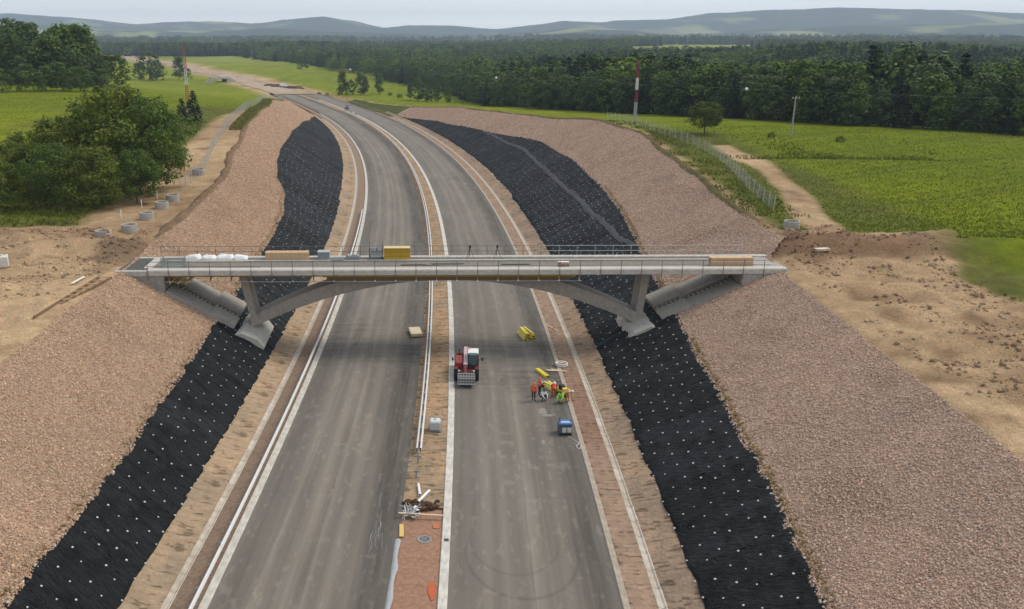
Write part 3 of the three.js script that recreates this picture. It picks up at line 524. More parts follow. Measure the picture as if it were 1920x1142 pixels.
{
  const B = thing('arch_bridge', 'concrete arch bridge under construction spanning the whole motorway cutting', 'bridge', [BR.x, 0, BR.z], BR.turn);
  // arch
  const cx = -0.6, hs = 20.7, up = [], lo = [];
  for (let i = 0; i <= 48; i++) { const t = i / 24 - 1, x = cx + t * hs; lo.push([x, 7.42 - 5.2 * t * t]); up.push([x, Math.min(8.42, 9.0 - 5.6 * t * t)]); }
  mesh('arch_rib', plate([...lo, ...up.reverse()], 2.7, 0, 0.04), concTan, B);
  // deck and edge beams
  const edge = (s) => { const p = [[2.35, 8.42], [3.18, 8.42], [3.2, 8.46], [3.2, 8.93], [3.12, 9.02], [2.42, 9.06], [2.35, 9.0]].map(([z, y]) => new THREE.Vector2(s * z, y)); const g = new THREE.ExtrudeGeometry(new THREE.Shape(p), { depth: 65.2, bevelEnabled: false, steps: 1 }); g.rotateY(Math.PI / 2); g.translate(-31.2, 0, 0); return g; };
  mesh('deck_slab', box(61.8, 0.5, 4.66, 0, DECK - 0.25, 0), deckMat, B);
  const eb = concrete(0.50, 2.2, 1.03); mesh('edge_beam', edge(1), eb, B); mesh('edge_beam', edge(-1), eb, B);
  mesh('deck_kerb', box(60, 0.14, 0.3, 0, DECK + 0.07, -1.2), concLight, B);
  mesh('deck_strip', box(50, 0.03, 0.9, 5, DECK + 0.017, 1.55), concrete(0.27, 3, 1.06), B);
  mesh('cross_beam', box(0.8, 0.2, 4.6, -31.35, 8.95, 0), concLight, B);
  mesh('approach_slab', box(2.9, 0.3, 5.3, -33.3, 8.72, 0), std(rgb(0.10, 0.095, 0.09), 0.9, { map: rep(T.soilC, 2) }), B);
  mesh('approach_slab', box(3.2, 0.3, 5.2, 32.6, 8.74, 0.1), concGrey, B);
  // piers: leaning walls between the arch springing and the deck
  const pier = (xt, xb) => { const g = box(0.78, 5.3, 2.5, 0, 2.65, 0), p = g.attributes.position; for (let i = 0; i < p.count; i++) { const t = p.getY(i) / 5.3; p.setX(i, p.getX(i) * lerp(0.92, 1.08, t) + lerp(xb, xt, t)); } g.translate(0, 3.1, 0); g.computeVertexNormals(); return g; };
  mesh('pier', pier(-22.0, -20.9), concTan, B); mesh('pier', pier(20.15, 19.55), concTan, B);
  for (const s of [-1, 1]) {
    const toe = s < 0 ? TOE_L : TOE_R, sh = (x) => 0.3 + (Math.abs(x + 0.83 - 0.75) - toe) / (s < 0 ? SL : SR), ang = s * Math.atan(1 / (s < 0 ? SL : SR));
    // footing: a stepped block turned square to the thrust of the arch
    const fx = s < 0 ? -21.2 : 19.6, fy = s < 0 ? 1.9 : 2.45;
    mesh('footing', plate([[-1.5, -1.5], [1.5, -1.9], [1.75, 0.1], [0.9, 0.75], [-0.9, 1.0], [-1.7, 0.5]].map(([x, y]) => [s < 0 ? x : -x, y]), 7.2, 0.75, 0.06).rotateZ(-s * -0.28).translate(fx, fy - 0.4, 0), concLight, B);
    mesh('footing_step', box(1.4, 1.0, 7.8, 0, 0, 0).rotateZ(ang).translate(fx - s * 0.9, fy - 1.25, 0.85), concGrey, B);
    // paving of the slope under the deck, in two fields with a flight of steps between
    const x0 = s < 0 ? -29.5 : 29.5, x1 = s < 0 ? -25.2 : 24.6, x2 = s < 0 ? -22.7 : 21.6;
    const field = (xa, xb, za, zb, t) => { const L = Math.hypot(xb - xa, sh(xb) - sh(xa)); return box(L, t, zb - za).rotateZ(ang).translate((xa + xb) / 2, (sh(xa) + sh(xb)) / 2 + t * 0.35, (za + zb) / 2); };
    mesh('slope_paving', field(x0, x1, 0.5, 3.1, 0.34), concGrey, B); mesh('slope_paving', field(x0, x1, -3.6, -0.4, 0.8), concTan, B);
    mesh('slope_block', field(x1, x2, 0.5, 3.2, 0.6), concGrey, B); mesh('slope_block', field(x1, x2, -3.8, -0.4, 1.1), concTan, B);
    const n = 17, tread = box(0.26, 0.5, 0.84, 0, -0.12, 0.05);
    for (let i = 0; i < n; i++) { const x = lerp(x0, x2, (i + 0.5) / n); if (Math.abs(x - x1) < 0.25) continue; const lift = (s < 0 ? x > x1 : x < x1) ? 0.48 : 0.3; mesh('step', tread, concTan, B).position.set(x, sh(x) + lift, 0); }
    // abutment and its wing walls
    mesh('abutment_wall', box(1.5, 3.6, 6.0, s * 30.35, 6.62, 0), s < 0 ? concDark : concrete(0.27, 3, 1.12), B);
    const tip = s < 0 ? -34.6 : 34.5; const wing = (z) => plate([[s * 29.55, 8.41], [tip, 8.41], [tip, 8.2], [s * 31, 6.35], [s * 29.55, 6.0]], 0.5, z, 0.02);
    mesh('wing_wall', wing(2.86), concrete(s < 0 ? 0.29 : 0.36, 2.2, 1.02), B); mesh('wing_wall', wing(-2.86), concGrey, B);
  }
  mesh('wing_coping', box(3.5, 0.5, 0.5, -33.0, 8.66, 2.92), concLight, B); mesh('wing_coping', box(3.5, 0.5, 0.5, -33.0, 8.66, -2.92), concLight, B);
  // guard rails of scaffold tube along both edges, hung on brackets
  const postN = join([bar([0, 7.95, 0], [0, 9.97, 0], 0.03, 6)]), postF = bar([0, 8.95, 0], [0, 10.1, 0], 0.028, 6);
  for (let i = 0; i < 31; i++) mesh('rail_post', postN, tubeMat, B).position.set(-31.1 + i * 2.09, 0, 3.27);
  for (const y of [9.9, 9.43]) mesh('guard_rail', bar([-31.2, y, 3.29], [32.2, y, 3.29], 0.026, 6), tubeMat, B);
  for (let i = 0; i < 33; i++) mesh('rail_post', postF, i > 21 ? galv : tubeMat, B).position.set(-31.3 + i * 1.95, 0, -3.08);
  for (const y of [10.07, 9.5]) { mesh('guard_rail', bar([-31.4, y, -3.1], [9.5, y, -3.1], 0.026, 6), tubeMat, B); mesh('guard_rail', bar([9.5, y, -3.1], [31.6, y, -3.1], 0.028, 6), galv, B); }
  for (let i = 0; i < 27; i++) mesh('anchor_stud', cyl(0.045, 0.1, 6, 8 + i * 0.98 - (i > 16 ? 0.2 : 0), 9.1, -2.75), whiteMat, B);
  // formwork still hanging below the near edge
  const brk = join([box(0.09, 0.6, 0.09, 0, 8.1, 0.0), box(0.08, 0.1, 1.0, 0, 8.33, -0.5), beamBetween([0, 7.9, 0.02], [0, 8.3, -0.8], 0.07, 0.07)]), tipG = box(0.13, 0.14, 0.12, 0, 7.82, 0.03);
  for (let i = 0; i < 21; i++) { const m = mesh('bracket', brk, i > 11 ? timber : timberDark, B); m.position.set(-29.0 + i * 2.09, 0, 3.08); mesh('bracket_foot', tipG, i > 9 ? whiteMat : timberPale, m); }
  mesh('formwork_board', box(26.0, 0.2, 0.5, -0.5, 8.28, 2.72), std(rgb(0.34, 0.26, 0.02), 0.7, { map: rep(T.woodC, 1.2, 2.5) }), B);
  mesh('formwork_board', box(16.0, 0.14, 0.4, -21.6, 8.32, 2.78), std(rgb(0.34, 0.22, 0.05), 0.7, { map: rep(T.woodC, 1.2, 2.5) }), B);
  mesh('formwork_panel', box(25.0, 0.5, 0.08, -0.6, 7.9, 2.35), timberDark, B);
  mesh('ledger_bar', bar([-29.4, 7.76, 3.12], [13, 7.76, 3.12], 0.03, 6), galv, B);
  // yellow props stacked behind the left wing wall
  for (let i = 0; i < 3; i++) mesh('formwork_prop', beamBetween([-29.3 + i * 0.8, 7.3, 2.2], [-28.4 + i * 0.9, 8.2, 1.6], 0.16, 0.2), yellowPly, B);
}
// ---------------------------------------------------------------- things standing on the deck
function onDeck(name, label, category, x, z, turn = 0, group) { return thing(name, label, category, bw(x, DECK + 0.005, z), BR.turn + turn, group); }
function plankStack(root, L, W, H, rows, cols, mats, seed, batten = true) {
  const r = rng(seed), ph = (H - (batten ? 0.1 : 0)) / rows, pw = W / cols;
  const variants = [0, 1].map((k) => bev(L * (1 - 0.01 * k), ph * 0.95, pw * 0.95, 0.012));
  if (batten) for (const t of [-0.38, 0, 0.38]) mesh('batten', box(0.12, 0.1, W, t * L, 0.05, 0), timberDark, root);
  for (let j = 0; j < rows; j++) for (let i = 0; i < cols; i++) {
    if (j > 0 && j < rows - 1 && i > 0 && i < cols - 1) continue;   // the heart of the bundle cannot be seen
    const m = mesh('plank', variants[(i + j) & 1], mats[Math.floor(r() * mats.length)], root); m.position.set((r() - 0.5) * 0.05, (batten ? 0.1 : 0) + ph * (j + 0.5), -W / 2 + pw * (i + 0.5));
  }
  for (const t of [-0.3, 0.3]) mesh('strap', join([box(0.03, 0.012, W + 0.02, t * L, H + 0.008, 0), box(0.03, H - 0.1, 0.012, t * L, H / 2 + 0.05, W / 2 + 0.008), box(0.03, H - 0.1, 0.012, t * L, H / 2 + 0.05, -W / 2 - 0.008)]), galv, root);
}
const timberMats = [timber, std(rgb(0.55, 0.36, 0.21), 0.85, { map: rep(T.woodC, 1, 3) }), std(rgb(0.68, 0.48, 0.30), 0.85, { map: rep(T.woodC, 1, 3) })];
plankStack(onDeck('timber_stack', 'long low bundle of tan timber beside the white sacks on the bridge deck', 'timber', -17.6, -1.9), 4.6, 0.95, 0.92, 4, 6, timberMats, 501);
plankStack(onDeck('timber_stack', 'bundle of tan timber on the right end of the bridge deck', 'timber', 28.7, 1.6), 4.4, 1.0, 1.0, 6, 5, [timberPale, timber, timberMats[2]], 503);
{ // yellow formwork girders, stacked
  const root = onDeck('formwork_stack', 'block of stacked yellow formwork girders on the bridge deck', 'formwork', -5.9, -1.9); const y2 = [yellowPly, std(rgb(0.55, 0.36, 0.02), 0.6, { map: rep(T.woodC, 1, 2) }), std(rgb(0.70, 0.5, 0.06), 0.6, { map: rep(T.woodC, 1, 2) })], r = rng(511);
  for (const t of [-1, 1]) mesh('batten', box(0.12, 0.1, 1.05, t, 0.05, 0), timberDark, root);
  const gird = join([box(2.75, 0.05, 0.17, 0, 0.09, 0), box(2.75, 0.05, 0.17, 0, -0.09, 0), box(2.75, 0.14, 0.06)]);
  for (let j = 0; j < 5; j++) for (let i = 0; i < 6; i++) { const m = mesh('girder', gird, y2[Math.floor(r() * 3)], root); m.position.set((r() - 0.5) * 0.06, 0.22 + j * 0.236, -0.44 + i * 0.176); }
  mesh('cover_board', box(2.8, 0.03, 1.1, 0, 1.345, 0), std(rgb(0.75, 0.6, 0.28), 0.7, { map: rep(T.woodC, 1, 2) }), root);
}
function cage(root, w, h, d, mat, nx, ny, r = 0.025) {             // a steel storage cage: frame, floor and wire sides
  for (const sx of [-1, 1]) for (const sz of [-1, 1]) mesh('corner_post', box(0.07, h, 0.07, sx * (w / 2 - 0.035), h / 2, sz * (d / 2 - 0.035)), mat, root);
  mesh('floor', box(w - 0.16, 0.06, d - 0.16, 0, 0.12, 0), mat, root);
  for (const sz of [-1, 1]) { const l = []; for (let i = 1; i < nx; i++) l.push(bar([-w / 2 + w * i / nx, 0.1, sz * (d / 2 - 0.02)], [-w / 2 + w * i / nx, h - 0.04, sz * (d / 2 - 0.02)], r, 4)); for (let j = 0; j <= ny; j++) l.push(bar([-w / 2, 0.1 + (h - 0.14) * j / ny, sz * (d / 2 - 0.02)], [w / 2, 0.1 + (h - 0.14) * j / ny, sz * (d / 2 - 0.02)], r, 4)); mesh('wire_side', join(l), mat, root); }
  for (const sx of [-1, 1]) { const l = []; for (let i = 1; i < nx / 2; i++) l.push(bar([sx * (w / 2 - 0.02), 0.1, -d / 2 + d * i / (nx / 2)], [sx * (w / 2 - 0.02), h - 0.04, -d / 2 + d * i / (nx / 2)], r, 4)); for (let j = 0; j <= ny; j++) l.push(bar([sx * (w / 2 - 0.02), 0.1 + (h - 0.14) * j / ny, -d / 2], [sx * (w / 2 - 0.02), 0.1 + (h - 0.14) * j / ny, d / 2], r, 4)); mesh('wire_side', join(l), mat, root); }
}
const greenSteel = std(rgb(0.26, 0.31, 0.29), 0.55, { metalness: 0.4 });
cage(onDeck('steel_cage', 'large grey green wire cage at the left end of the bridge deck', 'cage', -28.9, 1.5), 2.3, 1.15, 1.2, greenSteel, 12, 4, 0.014);
{ // white sacks
  const sackMat = std(rgb(0.72, 0.73, 0.72), 0.7, { bumpMap: rep(T.clothB, 1.2), bumpScale: 0.03 });
  const sack = (w, d, h, seed) => { const g = new THREE.SphereGeometry(1, 22, 14), p = g.attributes.position; for (let i = 0; i < p.count; i++) { let x = p.getX(i), y = p.getY(i), z = p.getZ(i); const k = 0.84 + 0.32 * fbm(x * 2 + seed, z * 2 + y * 1.7, seed, 3) + 0.12 * Math.abs(Math.sin(5 * Math.atan2(z, x) + seed)) * clamp(y); const sq = (v) => Math.sign(v) * Math.pow(Math.abs(v), 0.6); x = sq(x) * k; z = sq(z) * k; y = y > 0 ? Math.pow(y, 0.8) * k * (0.8 + 0.6 * vnoise(x * 3, z * 3, seed)) : y * 0.1; p.setXYZ(i, x * w / 2, y * h * 0.9 + 0.06, z * d / 2); } g.computeVertexNormals(); return g; };
  [[-27.6, 1.7, 0.5, 'leftmost, beside the grey green wire cage'], [-25.9, 1.6, 0.42, 'second from the wire cage'], [-24.2, 1.9, 0.48, 'second from the long tan timber bundle'], [-22.6, 1.5, 0.42, 'nearest the long tan timber bundle']].forEach(([x, w, h, t], i) => {
    const m = mesh('white_sack', sack(w, 1.2, h, 521 + i), sackMat); m.position.set(...bw(x, DECK + 0.01, -1.0 - 0.9)); m.rotation.y = BR.turn; tag(m, 'crumpled white sack on the bridge deck, ' + t, 'sack', 'white sacks on the bridge deck'); });
  const tr = onDeck('plank_tray', 'pale wooden tray lying under the white sacks on the deck', 'tray', -25.2, -1.15); for (let i = 0; i < 3; i++) mesh('plank', box(6.2, 0.05, 0.16, 0, 0.03, -0.2 + i * 0.19), timberPale, tr);
}
{ const root = onDeck('grey_crate', 'tall grey crate with a lid between timber and steel props on the deck', 'crate', -13.7, -1.9); mesh('crate_body', bev(1.25, 0.78, 1.0, 0.03, 0, 0.47, 0), std(rgb(0.22, 0.235, 0.235), 0.7), root); mesh('crate_lid', bev(1.32, 0.1, 1.06, 0.02, 0, 0.92, 0), std(rgb(0.34, 0.36, 0.36), 0.6), root); for (const x of [-0.5, 0.5]) mesh('skid', box(0.12, 0.09, 1.0, x, 0.045, 0), timberDark, root); mesh('stay', bar([0.66, 0, 0.5], [0.66, 1.15, 0.5], 0.03), whiteMat, root); }
{ const root = onDeck('steel_tray', 'shallow grey steel tray on the deck beside the tall grey crate', 'tray', -12.2, -1.5); mesh('tray_floor', box(1.3, 0.05, 0.9, 0, 0.05, 0), galv, root); for (const s of [-1, 1]) { mesh('tray_side', box(1.3, 0.22, 0.04, 0, 0.16, s * 0.43), galv, root); mesh('tray_end', box(0.04, 0.22, 0.82, s * 0.63, 0.16, 0), galv, root); } }
{ const root = onDeck('clamp_box', 'low grey box heaped with scaffold clamps on the deck', 'box', -10.6, -1.7), r = rng(531); mesh('box_body', bev(1.5, 0.36, 0.9, 0.02, 0, 0.26, 0), std(rgb(0.19, 0.20, 0.20), 0.7), root); for (const x of [-0.6, 0.6]) mesh('skid', box(0.1, 0.08, 0.9, x, 0.04, 0), timberDark, root); const c = join([box(0.18, 0.12, 0.12), cyl(0.06, 0.2, 6, 0, 0, 0, 'z')]); for (let i = 0; i < 16; i++) { const m = mesh('clamp', c, i % 3 ? galv : steelDark, root); m.position.set((r() - 0.5) * 1.2, 0.49 + r() * 0.1, (r() - 0.5) * 0.6); m.rotation.set(r() * 3, r() * 3, r() * 3); } }
{ const root = onDeck('prop_rack', 'dark steel rack packed with upright scaffold parts beside the yellow girders', 'rack', -8.15, -1.8), r = rng(541); for (const sx of [-1, 1]) for (const sz of [-1, 1]) mesh('rack_post', bar([sx * 0.68, 0, sz * 0.5], [sx * 0.7, sx * sz > 0 ? 1.95 : 1.5, sz * 0.5], 0.045), tubeMat, root); for (const y of [0.15, 0.75]) mesh('rack_frame', join([box(1.5, 0.08, 0.08, 0, y, 0.5), box(1.5, 0.08, 0.08, 0, y, -0.5), box(0.08, 0.08, 1.0, -0.7, y, 0), box(0.08, 0.08, 1.0, 0.7, y, 0)]), steelDark, root);
  for (let i = 0; i < 26; i++) { const x = -0.58 + (i % 9) * 0.145, z = -0.35 + Math.floor(i / 9) * 0.35, h = 1.05 + r() * 0.35; const m = mesh('prop', join([bar([0, 0.19, 0], [0, h, 0], 0.04, 6), box(0.13, 0.03, 0.13, 0, h, 0)]), i % 2 ? galv : std(rgb(0.3, 0.33, 0.35), 0.5, { metalness: 0.4 }), root); m.position.set(x, 0, z); m.rotation.z = (r() - 0.5) * 0.08; } }
{ const root = onDeck('stone_pallet', 'small pallet with brown bricks and a white board on the right deck', 'pallet', 11.3, 1.9), r = rng(551); for (const z of [-0.35, 0, 0.35]) mesh('runner', box(1.1, 0.1, 0.1, 0, 0.05, z), timberDark, root); for (let i = 0; i < 5; i++) mesh('slat', box(0.18, 0.03, 0.9, -0.45 + i * 0.225, 0.115, 0), timber, root); const b = bev(0.26, 0.14, 0.18, 0.015), bm = [std(rgb(0.30, 0.15, 0.09), 0.9), std(rgb(0.40, 0.27, 0.2), 0.9)]; for (let k = 0; k < 3; k++) for (let i = 0; i < 4; i++) for (let j = 0; j < 3; j++) { const m = mesh('brick', b, bm[Math.floor(r() * 2)], root); m.position.set(-0.4 + i * 0.27, 0.2 + k * 0.145, -0.25 + j * 0.24); m.rotation.y = (r() - 0.5) * 0.3; } mesh('cover_board', box(1.1, 0.03, 0.5, 0, 0.6, -0.15), whiteMat, root); }
[[1.9, -2.1, 'left'], [4.8, -2.1, 'right']].forEach(([x, z, t]) => { const root = onDeck('levelling_tripod', t === 'left' ? 'thin black tripod on the deck straight above the right carriageway lanes, the left one' : 'thin black tripod on the deck, the right one of the two', 'tripod', x, z); mesh('tripod_head', bev(0.2, 0.3, 0.2, 0.02, 0, 1.35, 0), blackMat, root); for (let i = 0; i < 3; i++) { const a = i * 2.1 + 0.4; mesh('leg', bar([Math.cos(a) * 0.5, 0, Math.sin(a) * 0.5], [0, 1.22, 0], 0.025), blackMat, root); } });
[[-4.2, 0.6, 2.6, 0.05], [-2.2, 0.9, 2.2, -0.08], [-0.6, 0.2, 3.4, 0.02], [6.5, 0.5, 3.0, 0.03]].forEach(([x, z, L, t], i) => { const root = onDeck('rebar_bundle', ['short bundle of dark steel bars on the deck in front of the yellow girders', 'bundle of dark steel bars lying beside the yellow girders, nearer the arch crown', 'bundle of dark steel bars at mid deck above the median', 'bundle of dark steel bars on the right half of the deck'][i], 'steel bars', x, z, t, 'steel bars on the deck'); for (let k = 0; k < 5; k++) mesh('steel_bar', bar([-L / 2 + 0.1 * (k % 3), 0.03 + 0.04 * (k > 2), -0.12 + 0.06 * k], [L / 2 - 0.12 * (k % 2), 0.03 + 0.04 * (k > 2), -0.1 + 0.055 * k], 0.028, 5), tubeMat, root); });

// ---------------------------------------------------------------- people at work
function person(label, pos, turn, pose, col, helmet, group) {
  // joints in metres, standing: y up, facing +z
  const J = { hip: [0, 0.95, 0], chest: [0, 1.32, 0], neck: [0, 1.5, 0], head: [0, 1.66, 0.02],
    sl: [0.2, 1.42, 0], el: [0.27, 1.14, 0], wl: [0.27, 0.9, 0.06], sr: [-0.2, 1.42, 0], er: [-0.27, 1.14, 0], wr: [-0.27, 0.9, 0.06],
    hl: [0.1, 0.92, 0], kl: [0.11, 0.5, 0.02], al: [0.12, 0.09, 0], tl: [0.13, 0.05, 0.17], hr: [-0.1, 0.92, 0], kr: [-0.11, 0.5, 0.02], ar: [-0.12, 0.09, 0], tr: [-0.13, 0.05, 0.17], ...pose };
  const bones = [['hip', 'chest', 0.15, 0.17, 'top'], ['chest', 'neck', 0.17, 0.075, 'top'], ['neck', 'head', 0.06, 0.1, 'skin'], ['head', 'head', 0.108, 0.108, 'skin'], ['sl', 'sr', 0.085, 0.085, 'top'],
    ['sl', 'el', 0.062, 0.05, 'top'], ['el', 'wl', 0.048, 0.035, 'sleeve'], ['sr', 'er', 0.062, 0.05, 'top'], ['er', 'wr', 0.048, 0.035, 'sleeve'], ['hl', 'kl', 0.092, 0.064, 'leg'], ['kl', 'al', 0.062, 0.045, 'leg'], ['al', 'tl', 0.05, 0.042, 'boot'], ['hr', 'kr', 0.092, 0.064, 'leg'], ['kr', 'ar', 0.062, 0.045, 'leg'], ['ar', 'tr', 0.05, 0.042, 'boot'], ['hl', 'hr', 0.11, 0.11, 'leg']];
  const N = 54, S = 1.05, cy = 0.93, mc = new MarchingCubes(N, new THREE.MeshStandardMaterial(), false, false, 60000); mc.isolation = 0;
  const V = Object.fromEntries(Object.entries(J).map(([k, v]) => [k, new THREE.Vector3(...v)]));
  const seg = (p, a, b, r1, r2) => { const dx = b.x - a.x, dy = b.y - a.y, dz = b.z - a.z, l2 = dx * dx + dy * dy + dz * dz || 1, t = clamp(((p.x - a.x) * dx + (p.y - a.y) * dy + (p.z - a.z) * dz) / l2); return Math.hypot(p.x - a.x - dx * t, p.y - a.y - dy * t, p.z - a.z - dz * t) - lerp(r1, r2, t); };
  const P = new THREE.Vector3(), at = (i) => (i - N / 2) / (N / 2) * S;
  for (let k = 0; k < N; k++) for (let j = 0; j < N; j++) for (let i = 0; i < N; i++) {
    P.set(at(i), at(j) + cy, at(k)); let d = 9; for (const [a, b, r1, r2] of bones) { const q = seg(P, V[a], V[b], r1, r2), h = clamp(0.5 + 0.5 * (d - q) / 0.03); d = lerp(d, q, h) - 0.03 * h * (1 - h); }
    mc.field[i + j * N + k * N * N] = -d;
  }
  mc.update(); const n = mc.count ?? mc.geometry.drawRange.count, pos2 = new Float32Array(n * 3), colr = new Float32Array(n * 3), nor = new Float32Array(mc.normalArray.slice(0, n * 3));
  for (let i = 0; i < n; i++) {
    P.set(mc.positionArray[i * 3] * S, mc.positionArray[i * 3 + 1] * S + cy, mc.positionArray[i * 3 + 2] * S); pos2.set([P.x, P.y, P.z], i * 3);
    let best = 9, c = col.top; for (const [a, b, r1, r2, w] of bones) { const q = seg(P, V[a], V[b], r1, r2); if (q < best) { best = q; c = col[w] ?? [0.42, 0.26, 0.19]; } } colr.set(c, i * 3);
  }
  let g = new THREE.BufferGeometry(); g.setAttribute('position', new THREE.BufferAttribute(pos2, 3)); g.setAttribute('normal', new THREE.BufferAttribute(nor, 3)); g.setAttribute('color', new THREE.BufferAttribute(colr, 3));
  const skin = col.skin ?? [0.42, 0.26, 0.19], extra = [];
  for (const [e, w, s] of [['el', 'wl', 1], ['er', 'wr', -1]]) {      // hands: palm, four unequal fingers bent at the knuckle, a thumb from the side
    const d = V[w].clone().sub(V[e]).normalize(), side = new THREE.Vector3(1, 0, 0).addScaledVector(d, -d.x).normalize(), bend = new THREE.Vector3().crossVectors(side, d).normalize();
    const pt = (a, b, c) => V[w].clone().addScaledVector(d, a).addScaledVector(side, b).addScaledVector(bend, c).toArray();
    extra.push(bar(pt(0, 0, 0), pt(0.09, 0, 0.01), 0.034, 6, 0.04));
    [[0.03, 0.075], [0.011, 0.085], [-0.009, 0.08], [-0.028, 0.062]].forEach(([b, l]) => { extra.push(bar(pt(0.085, b, 0.01), pt(0.085 + l * 0.5, b, 0.02), 0.0105, 5, 0.0095), bar(pt(0.085 + l * 0.5, b, 0.02), pt(0.085 + l * 0.8, b, 0.05), 0.0095, 5, 0.008)); });
    extra.push(bar(pt(0.03, s * 0.03, 0.01), pt(0.075, s * 0.06, 0.03), 0.012, 5, 0.009));
  }
  // face: nose, ears
  const hd = V.head; extra.push(new THREE.ConeGeometry(0.018, 0.045, 5).rotateX(1.2).translate(hd.x, hd.y - 0.01, hd.z + 0.112), new THREE.SphereGeometry(0.025, 6, 5).scale(0.5, 1.2, 0.8).translate(hd.x + 0.107, hd.y, hd.z), new THREE.SphereGeometry(0.025, 6, 5).scale(0.5, 1.2, 0.8).translate(hd.x - 0.107, hd.y, hd.z));
  const ex = tint(join(extra), skin); ex.deleteAttribute('uv'); g = mergeGeometries([g, ex]);
  const root = thing('person', label, 'person', pos, turn, group);
  mesh('body', g, new THREE.MeshStandardMaterial({ vertexColors: true, roughness: 0.8 }), root);
  const hm = mesh('helmet', new THREE.LatheGeometry([[0.001, 0.1], [0.06, 0.09], [0.11, 0.05], [0.125, 0.0], [0.13, -0.03], [0.155, -0.04]].map(([x, y]) => new THREE.Vector2(x, y)), 14), new THREE.MeshStandardMaterial({ color: rgb(...helmet), roughness: 0.4, side: THREE.DoubleSide }), root); hm.position.set(hd.x, hd.y + 0.05, hd.z);
  if (col.stripe) { const b = V.chest.clone().lerp(V.hip, 0.35); const m = mesh('reflective_band', new THREE.TorusGeometry(0.172, 0.014, 5, 18).rotateX(Math.PI / 2), std(rgb(...col.stripe), 0.4), root); m.position.copy(b); }
  return root;
}
const ORANGE = [0.62, 0.10, 0.03], RED = [0.50, 0.05, 0.03], NAVY = [0.02, 0.022, 0.03], LIME = [0.35, 0.72, 0.08], BEIGE = [0.55, 0.42, 0.25], WHITE = [0.7, 0.7, 0.72], BOOT = [0.03, 0.025, 0.02];
const bent = { hip: [0, 0.9, -0.1], chest: [0, 1.08, 0.22], neck: [0, 1.14, 0.4], head: [0, 1.16, 0.55], sl: [0.2, 1.1, 0.33], el: [0.24, 0.82, 0.4], wl: [0.2, 0.58, 0.48], sr: [-0.2, 1.1, 0.33], er: [-0.24, 0.82, 0.4], wr: [-0.2, 0.58, 0.48], hl: [0.1, 0.87, -0.1], hr: [-0.1, 0.87, -0.1] };
const squat = { hip: [0, 0.42, -0.18], chest: [0, 0.72, 0.02], neck: [0, 0.88, 0.12], head: [0, 1.02, 0.2], sl: [0.2, 0.82, 0.08], el: [0.27, 0.6, 0.3], wl: [0.16, 0.4, 0.45], sr: [-0.2, 0.82, 0.08], er: [-0.27, 0.6, 0.3], wr: [-0.16, 0.4, 0.45], hl: [0.12, 0.42, -0.16], kl: [0.2, 0.55, 0.24], al: [0.16, 0.09, 0.06], tl: [0.18, 0.05, 0.22], hr: [-0.12, 0.42, -0.16], kr: [-0.2, 0.55, 0.24], ar: [-0.16, 0.09, 0.06], tr: [-0.18, 0.05, 0.22] };
const reach = { el: [0.3, 1.2, 0.16], wl: [0.2, 1.12, 0.38], er: [-0.32, 1.18, 0.12], wr: [-0.2, 1.08, 0.36] };
person('person in an orange jacket and black trousers standing, nearest the camera', [8.1, 0, -79.2], 2.6, {}, { top: ORANGE, sleeve: ORANGE, leg: NAVY, boot: BOOT, stripe: [0.6, 0.6, 0.55] }, [0.6, 0.12, 0.03]);
person('person in an orange jacket and black trousers, arms forward, behind another orange jacket', [8.75, 0, -80.6], 2.0, reach, { top: [0.58, 0.13, 0.06], sleeve: [0.58, 0.13, 0.06], leg: NAVY, boot: BOOT, stripe: [0.6, 0.6, 0.55] }, [0.45, 0.12, 0.08]);
person('person in a white shirt and navy trousers crouching on the asphalt', [8.95, 0, -79.3], 0.6, squat, { top: WHITE, sleeve: WHITE, leg: NAVY, boot: BOOT }, [0.03, 0.04, 0.08]);
person('person in red clothing bending over beside the yellow floor saw', [10.0, 0, -80.2], 2.9, bent, { top: RED, sleeve: BEIGE, leg: [0.45, 0.07, 0.04], boot: BOOT }, [0.75, 0.72, 0.66]);
person('person in a lime green vest crouching at the asphalt edge', [10.55, 0, -78.9], -0.5, squat, { top: LIME, sleeve: [0.4, 0.75, 0.12], leg: [0.3, 0.6, 0.1], boot: BOOT, stripe: [0.75, 0.78, 0.7] }, [0.02, 0.02, 0.02]);
person('person in a beige shirt and orange trousers bending at the asphalt edge', [11.15, 0, -79.1], 0.7, bent, { top: BEIGE, sleeve: [0.6, 0.48, 0.25], leg: [0.5, 0.13, 0.05], boot: BOOT }, [0.7, 0.62, 0.45]);

